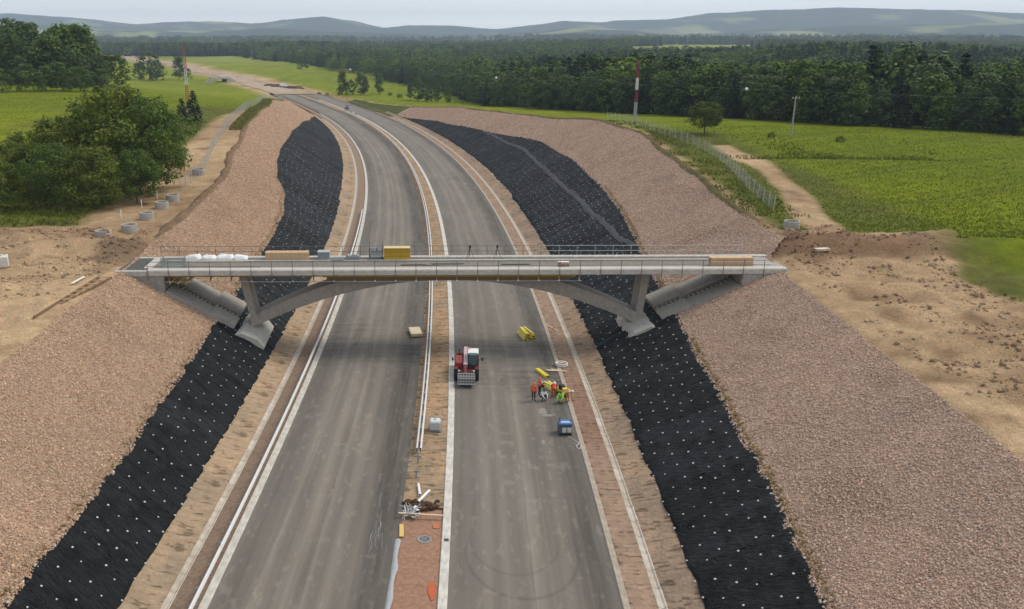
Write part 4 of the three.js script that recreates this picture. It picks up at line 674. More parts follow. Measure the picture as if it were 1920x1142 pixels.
// ---------------------------------------------------------------- the telehandler, facing the camera with a stack of steel frames on its forks
{
  const R0 = thing('telehandler', 'red telehandler with a white cab roof carrying grey frames in front', 'telehandler', [2.15, 0, -85.6], -0.03);
  const red = std(rgb(0.26, 0.025, 0.022), 0.4), redD = std(rgb(0.12, 0.015, 0.014), 0.5), boomM = std(rgb(0.50, 0.38, 0.38), 0.45), tyre = std(rgb(0.015, 0.015, 0.016), 0.9), rim = std(rgb(0.4, 0.38, 0.36), 0.5), glass = new THREE.MeshPhysicalMaterial({ color: rgb(0.05, 0.1, 0.1), roughness: 0.08, metalness: 0, clearcoat: 1 }), frameM = std(rgb(0.46, 0.46, 0.45), 0.6, { metalness: 0.2 });
  mesh('chassis', join([bev(1.3, 0.55, 4.3, 0.05, 0, 0.8, -0.3), bev(2.0, 0.22, 1.3, 0.04, 0, 0.62, -1.9)]), redD, R0);
  mesh('engine_cover', bev(0.78, 0.72, 2.2, 0.1, -0.76, 1.3, -0.3), red, R0);
  mesh('counterweight', bev(2.1, 0.85, 0.6, 0.1, 0, 1.1, -2.55), redD, R0);
  for (const sx of [-1, 1]) for (const z of [1.15, -1.75]) {
    const w = mesh('wheel', new THREE.LatheGeometry([[0.3, -0.2], [0.5, -0.22], [0.6, -0.14], [0.62, 0], [0.6, 0.14], [0.5, 0.22], [0.3, 0.2]].map(([x, y]) => new THREE.Vector2(x, y)), 26).rotateZ(Math.PI / 2), tyre, R0); w.position.set(sx * 0.98, 0.62, z);
    mesh('rim', cyl(0.33, 0.3, 16, 0, 0, 0, 'x'), rim, w); mesh('hub', cyl(0.12, 0.36, 10, 0, 0, 0, 'x'), rim, w);
    const lug = box(0.4, 0.05, 0.08); const l = []; for (let k = 0; k < 14; k++) { const g = lug.clone(); g.translate(0, 0.62, 0); g.rotateX(k / 14 * Math.PI * 2); l.push(g); } mesh('tread', join(l), tyre, w);
    mesh('mudguard', bev(0.42, 0.05, 1.2, 0.02, sx * 0.98, 1.3, z), redD, R0);
  }
  // cab on the driver's side, boom along the middle
  const cab = mesh('cab', join([bev(0.96, 0.6, 1.5, 0.05, 0.62, 1.15, 0.05), ...[[0.18, 0.78], [1.06, 0.78], [0.18, -0.66], [1.06, -0.66]].map(([x, z]) => box(0.08, 1.05, 0.08, x, 1.95, z))]), std(rgb(0.03, 0.03, 0.032), 0.5), R0);
  mesh('cab_roof', bev(1.02, 0.1, 1.5, 0.04, 0.62, 2.5, -0.12), std(rgb(0.72, 0.72, 0.7), 0.5), cab);
  mesh('windscreen', box(0.8, 1.0, 0.03, 0.62, 1.95, 0.8, 0, -0.06), glass, cab); mesh('roof_window', box(0.8, 0.02, 0.3, 0.62, 2.49, 0.72, 0, 0.5), glass, cab);
  mesh('side_window', box(0.03, 0.95, 1.3, 1.09, 1.95, 0.05), glass, cab); mesh('side_window', box(0.03, 0.95, 1.3, 0.15, 1.95, 0.05), glass, cab); mesh('rear_window', box(0.8, 0.95, 0.03, 0.62, 1.95, -0.68), glass, cab);
  const boom = mesh('boom', beamBetween([-0.1, 1.95, -2.5], [-0.1, 1.45, 1.3], 0.38, 0.42), boomM, R0); mesh('inner_boom', beamBetween([-0.1, 1.46, 1.25], [-0.1, 0.95, 2.15], 0.28, 0.32), redD, boom); mesh('lift_cylinder', bar([-0.1, 1.0, -0.4], [-0.1, 1.5, 0.9], 0.07), galv, boom); mesh('cable_guide', box(0.1, 0.06, 3.4, 0.18, 1.98, -0.6, 0, 0.13), std(rgb(0.2, 0.03, 0.03), 0.5), boom);
  for (const [x, y, z] of [[-1.35, 1.95, 0.7], [1.5, 2.05, 0.9]]) { const m = mesh('mirror', bev(0.16, 0.32, 0.06, 0.02, x, y, z), blackMat, R0); mesh('mirror_arm', bar([x, y, z - 0.02], [x * 0.72, y - 0.2, z - 0.1], 0.018), blackMat, m); }
  mesh('beacon_light', cyl(0.07, 0.16, 10, 0.3, 2.63, -0.6), std(rgb(0.7, 0.28, 0.02), 0.3), R0); mesh('exhaust', bar([-0.72, 1.6, -1.2], [-0.72, 2.35, -1.2], 0.05), blackMat, R0);
  for (const x of [-0.7, 0.7]) mesh('headlight', bev(0.2, 0.14, 0.1, 0.02, x, 1.18, 1.86), std(rgb(0.75, 0.75, 0.72), 0.25), R0);
  mesh('bumper', bev(1.5, 0.3, 0.25, 0.04, 0, 0.75, 1.92), redD, R0);
  mesh('fork_carriage', join([box(1.3, 0.1, 0.08, 0, 0.55, 2.24), box(1.3, 0.1, 0.08, 0, 1.05, 2.24), box(0.1, 0.6, 0.08, -0.45, 0.8, 2.24), box(0.1, 0.6, 0.08, 0.45, 0.8, 2.24)]), blackMat, R0);
  for (const x of [-0.4, 0.4]) mesh('fork', box(0.12, 0.06, 1.15, x, 0.3, 2.85), blackMat, R0);
  // the load: steel frames lying in a stack on the forks
  const L = thing('frame_stack', 'stack of grey steel frames carried on the forks of the telehandler', 'frames', [2.15 - 0.08, 0.33, -85.6 + 2.85], -0.03);
  const fr = (w, d) => { const l = []; for (const x of [-1, 1]) l.push(box(0.09, 0.09, d, x * (w / 2 - 0.045), 0, 0)); for (let k = 0; k < 4; k++) l.push(box(w - 0.18, 0.08, 0.1, 0, 0, -d / 2 + 0.05 + k * (d - 0.1) / 3)); for (let i = 1; i < 5; i++) l.push(box(0.06, 0.06, d - 0.1, -w / 2 + i * w / 5, 0.006, 0)); return join(l); };
  const fg = fr(1.62, 1.1); for (let k = 0; k < 5; k++) { const m = mesh('steel_frame', fg, std(rgb(0.16, 0.16, 0.155), 0.6, { metalness: 0.2 }), L); m.position.set((k % 2) * 0.03, 0.05 + k * 0.125, (k % 3) * 0.02); }
  const rack = []; for (let j = 0; j < 5; j++) rack.push(box(1.64, 0.085, 0.08, 0, 0.08 + j * 0.25, 0)); for (let i = 0; i < 7; i++) rack.push(box(0.06, 0.98, 0.06, -0.78 + i * 0.26, 0.55, 0)); mesh('front_frame', join(rack).rotateX(-0.25), frameM, L).position.set(0, 0.02, 0.6);
}
// ---------------------------------------------------------------- goods lying about the carriageways
{ const root = thing('board_stack', 'stack of cream boards on the left carriageway under the bridge', 'boards', [-3.25, 0, -98.6], 0.16); for (const z of [-0.9, 0, 0.9]) mesh('batten', box(1.15, 0.1, 0.1, 0, 0.05, z), timberDark, root); const bm = [std(rgb(0.74, 0.64, 0.46), 0.8, { map: rep(T.woodC, 1, 2) }), std(rgb(0.66, 0.56, 0.4), 0.8, { map: rep(T.woodC, 1, 2) })]; for (let k = 0; k < 7; k++) mesh('board', bev(1.25, 0.045, 2.5, 0.008, (k % 3) * 0.012, 0.125 + k * 0.048, (k % 2) * 0.02), bm[k % 2], root); }
function girderHeap(label, pos, turn, rows, seed, L = 2.6) {
  const root = thing('girder_heap', label, 'formwork', pos, turn), r = rng(seed), y1 = [std(rgb(0.72, 0.58, 0.05), 0.6), std(rgb(0.62, 0.47, 0.04), 0.6), std(rgb(0.76, 0.66, 0.16), 0.6)], g = join([box(0.17, 0.045, L, 0, 0.1, 0), box(0.17, 0.045, L, 0, -0.1, 0), box(0.06, 0.155, L)]);
  rows.forEach(([x, y, z, ry, rz]) => { const m = mesh('girder', g, y1[Math.floor(r() * 3)], root); m.position.set(x, y, z); m.rotation.set(0, ry, rz ?? 0); });
  const ends = box(0.15, 0.16, 0.02); rows.forEach(([x, y, z, ry, rz], i) => { if (i % 2) { const m = mesh('end_cap', ends, blackMat, root); m.position.set(x + Math.sin(ry) * (L / 2 + 0.012), y, z + Math.cos(ry) * (L / 2 + 0.012)); m.rotation.set(0, ry, rz ?? 0); } });
}
girderHeap('heap of yellow formwork girders on the right carriageway under the bridge', [8.95, 0, -98.0], 0.13, [[-0.55, 0.13, 0, 0.05], [-0.36, 0.13, 0.1, 0.05], [-0.17, 0.13, 0, 0.05], [0.1, 0.13, -0.1, 0.16], [0.3, 0.13, -0.1, 0.16], [0.5, 0.13, -0.15, 0.16], [-0.46, 0.38, 0.05, 0.03], [-0.24, 0.38, 0.1, 0.08], [0.2, 0.38, -0.1, 0.18], [0.42, 0.38, -0.12, 0.17], [-0.34, 0.63, 0.02, 0.04], [-0.14, 0.63, 0.1, 0.06], [0.3, 0.63, -0.1, 0.2]], 601);
girderHeap('few yellow girders stacked among the persons by the right asphalt edge', [10.0, 0, -82.2], 0.25, [[-0.2, 0.13, 0, 0.2], [0.05, 0.13, 0.1, 0.32], [0.3, 0.13, 0, 0.1], [-0.05, 0.38, 0.05, 0.3], [0.2, 0.38, 0, 0.15]], 603, 1.9);
girderHeap('single pair of yellow girders at the asphalt edge before the white hose coil', [9.55, 0, -86.2], 0.34, [[-0.1, 0.13, 0, 0], [0.12, 0.13, 0.04, 0.03]], 605, 2.2);
{ const root = thing('floor_saw', 'yellow and black floor saw among the persons at the asphalt edge', 'floor saw', [10.9, 0, -80.7], 0.4); const y = std(rgb(0.7, 0.55, 0.06), 0.5); mesh('frame', bev(0.6, 0.25, 1.1, 0.04, 0, 0.4, 0), y, root); mesh('engine', bev(0.5, 0.45, 0.5, 0.06, 0, 0.75, -0.15), blackMat, root); mesh('tank', bev(0.45, 0.3, 0.35, 0.06, 0, 0.68, 0.32), y, root); mesh('blade_guard', cyl(0.36, 0.08, 18, 0.36, 0.36, 0.4, 'x'), y, root); for (const x of [-0.28, 0.28]) for (const z of [-0.4, 0.35]) mesh('wheel', cyl(0.14, 0.08, 12, x, 0.14, z, 'x'), blackMat, root); mesh('handle', join([bar([-0.22, 0.5, -0.5], [-0.22, 1.0, -1.0], 0.02), bar([0.22, 0.5, -0.5], [0.22, 1.0, -1.0], 0.02), bar([-0.22, 1.0, -1.0], [0.22, 1.0, -1.0], 0.02)]), blackMat, root); }
{ const root = thing('tool_bag', 'black tool bag on the asphalt left of the yellow girders', 'bag', [9.25, 0, -83.0], 0.5); mesh('bag_body', bev(0.75, 0.36, 0.4, 0.08, 0, 0.19, 0), blackMat, root); mesh('handle', new THREE.TorusGeometry(0.16, 0.018, 5, 14, Math.PI).translate(0, 0.36, 0), std(rgb(0.3, 0.3, 0.3), 0.7), root); mesh('flap', bev(0.6, 0.04, 0.3, 0.01, 0, 0.39, 0), std(rgb(0.35, 0.36, 0.36), 0.6), root); }
{ const g = []; const r = rng(611); for (let k = 0; k < 6; k++) g.push(new THREE.TorusGeometry(0.52 + 0.03 * (k % 3), 0.055, 7, 36).rotateX(Math.PI / 2 + (r() - 0.5) * 0.06).translate((r() - 0.5) * 0.07, 0.06 + k * 0.055, (r() - 0.5) * 0.07)); g.push(bar([0.3, 0.3, -0.3], [-0.2, 0.34, 0.1], 0.045)); const root = thing('hose_coil', 'coil of white hose on the right verge', 'hose', [11.75, 0.0, -88.6], 0); mesh('coil', join(g), std(rgb(0.72, 0.64, 0.58), 0.6), root); mesh('coupling', cyl(0.07, 0.16, 10, -0.22, 0.34, 0.12), galv, root); }
{ const root = thing('loose_planks', 'few loose planks crossed on the verge below the white hose coil', 'planks', [11.05, 0.02, -87.1], -0.35); [[0, 0.03, 0, 0.05, 2.1], [0.1, 0.08, 0.15, 0.25, 1.8], [-0.15, 0.05, -0.2, -0.1, 0.9]].forEach(([x, y, z, t, L]) => { const m = mesh('plank', box(L, 0.045, 0.18), timberPale, root); m.position.set(x, y, z); m.rotation.y = t; }); }
{ const m = mesh('long_plank', bev(0.16, 0.05, 3.0, 0.01, 0, 0.03, 0), timberPale); m.position.set(12.05, -0.02, -101.5); m.rotation.y = 0.42; tag(m, 'single pale plank lying on the right verge under the bridge', 'plank'); }
{ const m = mesh('steel_offcut', box(0.1, 0.06, 1.0, 0, 0.03, 0), std(rgb(0.5, 0.28, 0.2), 0.7)); m.position.set(12.35, 0.0, -100.6); m.rotation.y = 0.3; tag(m, 'short rusty steel offcut beside the pale plank on the verge', 'offcut'); }
{ const root = thing('water_tank', 'light grey water tank standing on the earthen median', 'tank', [-0.75, 0.02, -72.3], 0.05); const gm = std(rgb(0.55, 0.57, 0.57), 0.55), gl = std(rgb(0.42, 0.44, 0.45), 0.5, { metalness: 0.3 }); mesh('pallet', join([box(1.02, 0.04, 1.0, 0, 0.13, 0), ...[-0.42, 0, 0.42].map((x) => box(0.12, 0.11, 1.0, x, 0.055, 0))]), steelDark, root); mesh('tank_body', bev(0.96, 0.86, 0.94, 0.12, 0, 0.59, 0), gm, root); const l = []; for (let i = 0; i < 6; i++) { const t = -0.45 + i * 0.18; l.push(bar([t, 0.15, 0.5], [t, 1.04, 0.5], 0.011, 4), bar([t, 0.15, -0.5], [t, 1.04, -0.5], 0.011, 4), bar([0.51, 0.15, t], [0.51, 1.04, t], 0.011, 4), bar([-0.51, 0.15, t], [-0.51, 1.04, t], 0.011, 4)); } for (const y of [0.3, 0.55, 0.8, 1.03]) l.push(bar([-0.51, y, 0.5], [0.51, y, 0.5], 0.011, 4), bar([-0.51, y, -0.5], [0.51, y, -0.5], 0.011, 4), bar([0.51, y, -0.5], [0.51, y, 0.5], 0.011, 4), bar([-0.51, y, -0.5], [-0.51, y, 0.5], 0.011, 4)); mesh('cage', join(l), gl, root); mesh('lid', cyl(0.13, 0.06, 16, 0, 1.05, 0), gl, root); mesh('valve', cyl(0.05, 0.14, 8, 0, 0.25, 0.53, 'z'), steelDark, root); }
{ const root = thing('generator', 'blue and grey generator standing at the right asphalt edge', 'generator', [10.05, 0, -72.1], 0.04); const blue = std(rgb(0.05, 0.13, 0.30), 0.45); mesh('housing', bev(1.1, 0.75, 0.95, 0.06, 0, 0.52, 0), std(rgb(0.07, 0.085, 0.10), 0.5), root); mesh('hood', bev(1.14, 0.2, 0.98, 0.06, 0, 0.98, 0), blue, root); mesh('hood_band', bev(0.8, 0.06, 0.3, 0.02, 0, 1.1, 0.2), std(rgb(0.35, 0.5, 0.7), 0.4), root); for (const x of [-0.12, 0.3]) { const p = mesh('louvre_panel', bev(0.36, 0.44, 0.04, 0.01, x, 0.5, 0.49), std(rgb(0.5, 0.5, 0.47), 0.5), root); for (let k = 0; k < 5; k++) mesh('louvre', box(0.3, 0.03, 0.03, x, 0.34 + k * 0.08, 0.525), std(rgb(0.62, 0.62, 0.58), 0.5), p); } mesh('skid', join([box(0.12, 0.14, 1.0, -0.45, 0.07, 0), box(0.12, 0.14, 1.0, 0.45, 0.07, 0)]), blackMat, root); for (const x of [-0.42, 0.42]) mesh('lifting_eye', new THREE.TorusGeometry(0.07, 0.02, 6, 12).translate(x, 1.13, 0), blackMat, root); mesh('exhaust', bar([-0.4, 1.0, -0.3], [-0.4, 1.3, -0.3], 0.04), blackMat, root); }
{ const m = mesh('cable_loop', new THREE.TubeGeometry(new THREE.CatmullRomCurve3([[10.3, 0.03, -71.4], [10.75, 0.03, -70.6], [10.95, 0.03, -70.0], [10.7, 0.03, -69.6], [10.85, 0.03, -69.0], [11.1, 0.04, -69.6], [10.98, 0.03, -70.3]].map((p) => new THREE.Vector3(...p))), 50, 0.03, 5), std(rgb(0.55, 0.54, 0.52), 0.6)); tag(m, 'loop of pale cable on the asphalt in front of the blue generator', 'cable'); }
// the median: pipes, a pile of offcuts, a plank, a manhole, sprayed marks
[[-1.78, -61.4, 0.1, 1.7, 'upright of the two, pointing along the median'], [-1.42, -60.4, -0.42, 1.9, 'slanting across the median']].forEach(([x, z, t, L, w]) => { const m = mesh('plastic_pipe', new THREE.LatheGeometry([[0.075, -L / 2], [0.1, -L / 2], [0.1, L / 2 - 0.2], [0.125, L / 2 - 0.18], [0.125, L / 2], [0.1, L / 2], [0.075, L / 2 - 0.2], [0.075, -L / 2]].map(([a, b]) => new THREE.Vector2(a, b)), 14).rotateX(Math.PI / 2), whiteMat); m.position.set(x, 0.2, z); m.rotation.y = t; tag(m, 'short white plastic pipe, ' + w, 'pipe', 'white pipes on the median'); });
{ const root = thing('scrap_pile', 'tangle of grey steel scrap lying on the median before the dark trench', 'scrap', [-2.25, 0.02, -58.1], 0), r = rng(621); for (let i = 0; i < 34; i++) { const m = mesh(i % 3 ? 'steel_rod' : 'steel_plate', i % 3 ? bar([-0.4 - 0.2 * r(), 0, 0], [0.4 + 0.2 * r(), 0, 0], 0.03, 5) : box(0.28, 0.03, 0.2), i % 2 ? galv : i % 5 ? steelDark : whiteMat, root); m.position.set((r() - 0.5) * 1.0, 0.08 + r() * 0.25, (r() - 0.5) * 1.3); m.rotation.set((r() - 0.5) * 0.6, r() * 3.1, (r() - 0.5) * 0.6); } }
{ const m = mesh('cross_plank', bev(3.1, 0.05, 0.16, 0.01, 0, 0, 0), timberPale); m.position.set(-1.55, 0.3, -57.6); m.rotation.y = -0.04; m.rotation.z = -0.03; tag(m, 'pale plank laid across the median beside the steel scrap', 'plank'); }
{ const root = thing('manhole', 'dark round manhole with a raised collar in the red earth of the median', 'manhole', [-1.25, -0.12, -54.8]); mesh('collar', new THREE.LatheGeometry([[0.3, 0.0], [0.3, 0.16], [0.46, 0.16], [0.5, 0.12], [0.52, 0]].map(([a, b]) => new THREE.Vector2(a, b)), 28), concDark, root); mesh('cover', cyl(0.295, 0.06, 28, 0, 0.11, 0), std(rgb(0.06, 0.055, 0.055), 0.7), root); const rs = []; for (let k = -2; k <= 2; k++) rs.push(box(0.42, 0.02, 0.04, 0, 0.15, k * 0.09)); mesh('cover_ribs', join(rs), steelDark, root); }
{ const root = thing('gully_grate', 'small square drain grate set in the white kerb of the median', 'grate', [...bwRoad(0.02, -54.6, 0.082)]); mesh('grate_frame', box(0.36, 0.03, 0.36), steelDark, root); for (let k = 0; k < 4; k++) mesh('grate_bar', box(0.28, 0.03, 0.035, 0, 0.016, -0.12 + k * 0.08), blackMat, root); }
function bwRoad(o, z, y) { const q = roadAt(z, o); return [q[0], y, q[1]]; }
{ const m = mesh('yellow_board', bev(0.3, 0.08, 1.6, 0.02, 0, 0.06, 0), std(rgb(0.72, 0.52, 0.16), 0.8, { map: rep(T.woodC, 1, 2) })); m.position.set(...bwRoad(-3.02, -55.7, 0)); m.rotation.y = 0.04; tag(m, 'worn yellow board lying along the edge of the left carriageway', 'board'); }
{ // the white sheet that edges the left carriageway in the foreground
  const g = sheet(-28, -54.6, (z) => -3.34 + 0.08 * (fbm(z / 2, 1, 631, 3) - 0.5), (z) => -2.98 + 0.3 * (fbm(z / 1.6, 5, 632, 3) - 0.5), 6, (o, z, t) => 0.02 + 0.07 * Math.sin(Math.PI * t) + 0.09 * (fbm(o * 3, z * 1.3, 633, 3) - 0.3) * Math.sin(Math.PI * t), null, 2);
  const m = mesh('plastic_sheet', g, std(rgb(0.40, 0.41, 0.42), 0.5, { bumpMap: rep(T.clothB, 1.5), bumpScale: 0.04, side: THREE.DoubleSide })); tag(m, 'crumpled grey white plastic sheet edging the red earth of the median', 'plastic sheet'); }
{ // trench across the median
  const mt = soilMat(0.15, 0.085, 0.055, 1.2, 0.15); const p = []; for (let i = 0; i < 90; i++) { const r = rng(641 + i), s = 0.07 + 0.22 * Math.pow(r(), 2); const g = new THREE.IcosahedronGeometry(s, 1), q = g.attributes.position; for (let k = 0; k < q.count; k++) { const f = 0.75 + 0.5 * fbm(q.getX(k) * 4 + i, q.getY(k) * 4 + q.getZ(k) * 3, 643, 2); q.setXYZ(k, q.getX(k) * f, q.getY(k) * f * 0.7, q.getZ(k) * f); } g.translate(-2.9 + 2.5 * r(), 0.0 + 0.1 * r(), -58.7 - 1.2 * r()); p.push(g); }
  const g = join(p); g.computeVertexNormals(); const m = mesh('clod_heap', g, mt); tag(m, 'heap of dark red brown earth clods across the median', 'earth heap'); }
function decal(name, label, cat, o, z, w, L, mat, y, seed) { // a thin splash of paint with an uneven outline
  const s = new THREE.Shape(); for (let k = 0; k <= 30; k++) { const a = k / 30 * Math.PI * 2, f = 0.62 + 0.6 * fbm(Math.cos(a) * 2 + 5, Math.sin(a) * 2 + 5, seed, 3); const x = Math.cos(a) * w / 2 * f, yy = Math.sin(a) * L / 2 * f; k ? s.lineTo(x, yy) : s.moveTo(x, yy); }
  const m = mesh(name, new THREE.ExtrudeGeometry(s, { depth: 0.004, bevelEnabled: false }).rotateX(-Math.PI / 2), mat); m.position.set(...bwRoad(o, z, y)); tag(m, label, cat); return m; }
const spray = std(rgb(0.62, 0.14, 0.05), 0.85, { map: rep(T.soilC, 1) });
decal('spray_mark', 'orange spray mark on the red earth of the median in the foreground', 'paint mark', -0.68, -48.9, 0.5, 2.0, spray, 0.012, 651); decal('spray_mark', 'pale orange spray mark on the median close to the cross plank', 'paint mark', -0.7, -56.5, 0.5, 0.9, std(rgb(0.62, 0.2, 0.09), 0.85, { map: rep(T.soilC, 1) }), 0.012, 653);
{ const l = []; const r = rng(661); for (let i = 0; i < 9; i++) { const x = -4.4 + (r() - 0.5) * 0.8, z = -52 - 7 * r(); l.push(new THREE.TubeGeometry(new THREE.CatmullRomCurve3([0, 1, 2, 3].map((k) => new THREE.Vector3(x + 0.25 * (r() - 0.5) + k * 0.02, 0.015, z - k * (0.5 + r() * 0.5)))), 12, 0.009, 4)); } const m = mesh('wire_scraps', join(l), std(rgb(0.42, 0.42, 0.42), 0.6)); tag(m, 'pale wire scraps on the left carriageway beside the plastic sheet', 'wire', null, 'stuff'); }
// machine and concrete pieces far along the median
{ const root = thing('small_roller', 'small dark road roller far along the median', 'roller', [-43.2, 0, -412], -0.3); mesh('body', bev(1.2, 0.8, 2.0, 0.08, 0, 0.95, 0), std(rgb(0.05, 0.05, 0.055), 0.5), root); for (const z of [-0.95, 0.95]) mesh('drum', cyl(0.45, 1.25, 18, 0, 0.45, z, 'x'), steelDark, root); mesh('canopy', join([bev(1.3, 0.08, 1.4, 0.03, 0, 2.3, 0), ...[[-0.55, -0.6], [0.55, -0.6], [-0.55, 0.6], [0.55, 0.6]].map(([x, z]) => bar([x, 1.3, z], [x, 2.3, z], 0.04))]), blackMat, root); mesh('seat', bev(0.5, 0.5, 0.5, 0.06, 0, 1.5, -0.2), blackMat, root); }
[[-40.4, -401, 0.2, 'beside the small dark roller'], [-38.6, -395.5, -0.5, 'between the others'], [-37.0, -391, 0.5, 'nearest the camera']].forEach(([x, z, t, w]) => { const s = [[-0.32, 0], [0.32, 0], [0.28, 0.2], [0.12, 0.4], [0.09, 0.85], [-0.09, 0.85], [-0.12, 0.4], [-0.28, 0.2]]; const m = mesh('barrier_block', plate(s, 3.0, 0, 0.02), concLight); m.position.set(x, 0, z); m.rotation.y = t + 0.3; tag(m, 'pale concrete barrier block lying far along the median, ' + w, 'barrier', 'barrier blocks far along the median'); });
// ---------------------------------------------------------------- left of the bridge: well rings, stakes, beacon, ladder
function gY(x, z) { return natural(x, z); }
const ringGeo = new THREE.LatheGeometry([[0.72, 0], [0.9, 0], [0.91, 0.05], [0.91, 0.95], [0.9, 1.0], [0.76, 1.0], [0.72, 0.96], [0.72, 0]].map(([a, b]) => new THREE.Vector2(a, b)), 40), ringMat = concrete(0.36, 1.6, 1.02);
function ring(x, z, s, label) { const root = thing('well_ring', label, 'concrete ring', [x, gY(x, z) - 0.04, z], x, 'concrete well rings'); const m = mesh('ring_wall', ringGeo, ringMat, root); m.scale.set(s, 0.95, s); mesh('ring_joint', new THREE.TorusGeometry(0.915 * s, 0.025, 5, 40).rotateX(Math.PI / 2).translate(0, 0.48, 0), concGrey, root); return root; }
ring(-39.8, -105.6, 1.05, 'concrete well ring behind the red beacon, leftmost of the row'); ring(-37.7, -108.5, 1.05, 'concrete well ring right of the red beacon'); ring(-38.0, -116.2, 1.0, 'concrete well ring in the middle of the row of five'); ring(-38.2, -123.4, 1.0, 'concrete well ring second from the far end of the row'); ring(-38.2, -128.6, 1.0, 'concrete well ring at the far end of the row of five'); ring(-40.4, -151.6, 1.15, 'lone concrete well ring beside the wire fence on the left'); ring(40.5, -108.6, 1.0, 'lone concrete well ring on the bank right of the bridge');
[[-41.4, -116.5, 'nearest'], [-41.0, -123.6, 'middle'], [-40.8, -130, 'farthest']].forEach(([x, z, w]) => { const m = mesh('marker_stake', join([box(0.09, 1.1, 0.09, 0, 0.55, 0), new THREE.ConeGeometry(0.065, 0.12, 4).rotateY(Math.PI / 4).translate(0, 1.16, 0)]), whiteMat); m.position.set(x, gY(x, z) - 0.05, z); tag(m, `white wooden stake beside the well rings, the ${w} of three`, 'stake', 'white stakes beside the well rings'); });
{ const x = -38.9, z = -104.7, root = thing('red_beacon', 'red and white warning beacon between two concrete rings', 'beacon', [x, gY(x, z), z]); mesh('foot', bev(0.8, 0.12, 0.4, 0.03, 0, 0.06, 0), whiteMat, root); mesh('board', bev(0.28, 1.05, 0.06, 0.02, 0, 0.66, 0), std(rgb(0.55, 0.05, 0.02), 0.5), root); for (const y of [0.45, 0.85]) mesh('white_band', box(0.29, 0.14, 0.07, 0, y, 0), whiteMat, root); mesh('lamp', cyl(0.09, 0.18, 10, 0, 1.28, 0), std(rgb(0.65, 0.25, 0.02), 0.3), root); }
{ const x = -45.9, z = -92.6, root = thing('concrete_block', 'white concrete block at the left edge of the site', 'block', [x, gY(x, z) - 0.05, z], 0.4); mesh('block_body', bev(1.5, 1.15, 1.4, 0.08, 0, 0.57, 0), concrete(0.62, 2, 1.0), root); for (const s of [-0.45, 0.45]) mesh('lifting_loop', new THREE.TorusGeometry(0.1, 0.02, 5, 12).translate(s, 1.18, 0), steelDark, root); mesh('stud', bev(0.4, 0.1, 0.4, 0.02, 0, 1.2, 0), concLight, root); }
{ // the timber ladder at the crest
  const A = [-34.4, 0, -74.6], Bp = [-33.15, 0, -88.0]; const root = thing('timber_ladder', 'long dark timber ladder lying on the crest left of the bridge', 'ladder', [0, 0, 0]); const ya = natural(A[0], A[2]) + 0.22, yb = natural(Bp[0], Bp[2]) + 0.25;
  mesh('ladder_rail', beamBetween([A[0] - 0.35, ya, A[2]], [Bp[0] - 0.75, yb, Bp[2]], 0.16, 0.2), timberDark, root); mesh('ladder_rail', beamBetween([A[0] + 0.25, ya - 0.1, A[2] - 4.2], [Bp[0] + 0.35, yb - 0.12, Bp[2]], 0.16, 0.2), timberDark, root); mesh('ladder_rail', beamBetween([A[0] - 0.55, ya - 0.05, A[2] - 0.6], [Bp[0] - 1.0, yb + 0.03, Bp[2]], 0.14, 0.14), timber, root);
  for (let k = 0; k < 7; k++) { const t = 0.38 + k * 0.095, z = lerp(A[2], Bp[2], t), x = lerp(A[0], Bp[0], t); mesh('rung', box(0.95, 0.09, 0.12, x - 0.12, lerp(ya, yb, t) + 0.09, z), timber, root); }
}
{ const m = mesh('pale_board', beamBetween([-35.2, natural(-35.2, -84) + 0.15, -84.2], [-35.5, natural(-35.5, -88) + 0.18, -88.0], 0.26, 0.06), std(rgb(0.7, 0.66, 0.58), 0.7)); tag(m, 'pale board lying beside the dark timber ladder', 'board'); }
{ const x = 40.8, z = -99.8, root = thing('board_pallet', 'pallet of pale boards on the sandy track right of the bridge', 'boards', [x, gY(x, z), z], 0.2); plankStack(root, 1.5, 0.7, 0.35, 2, 4, [timberPale, whiteMat], 671); }

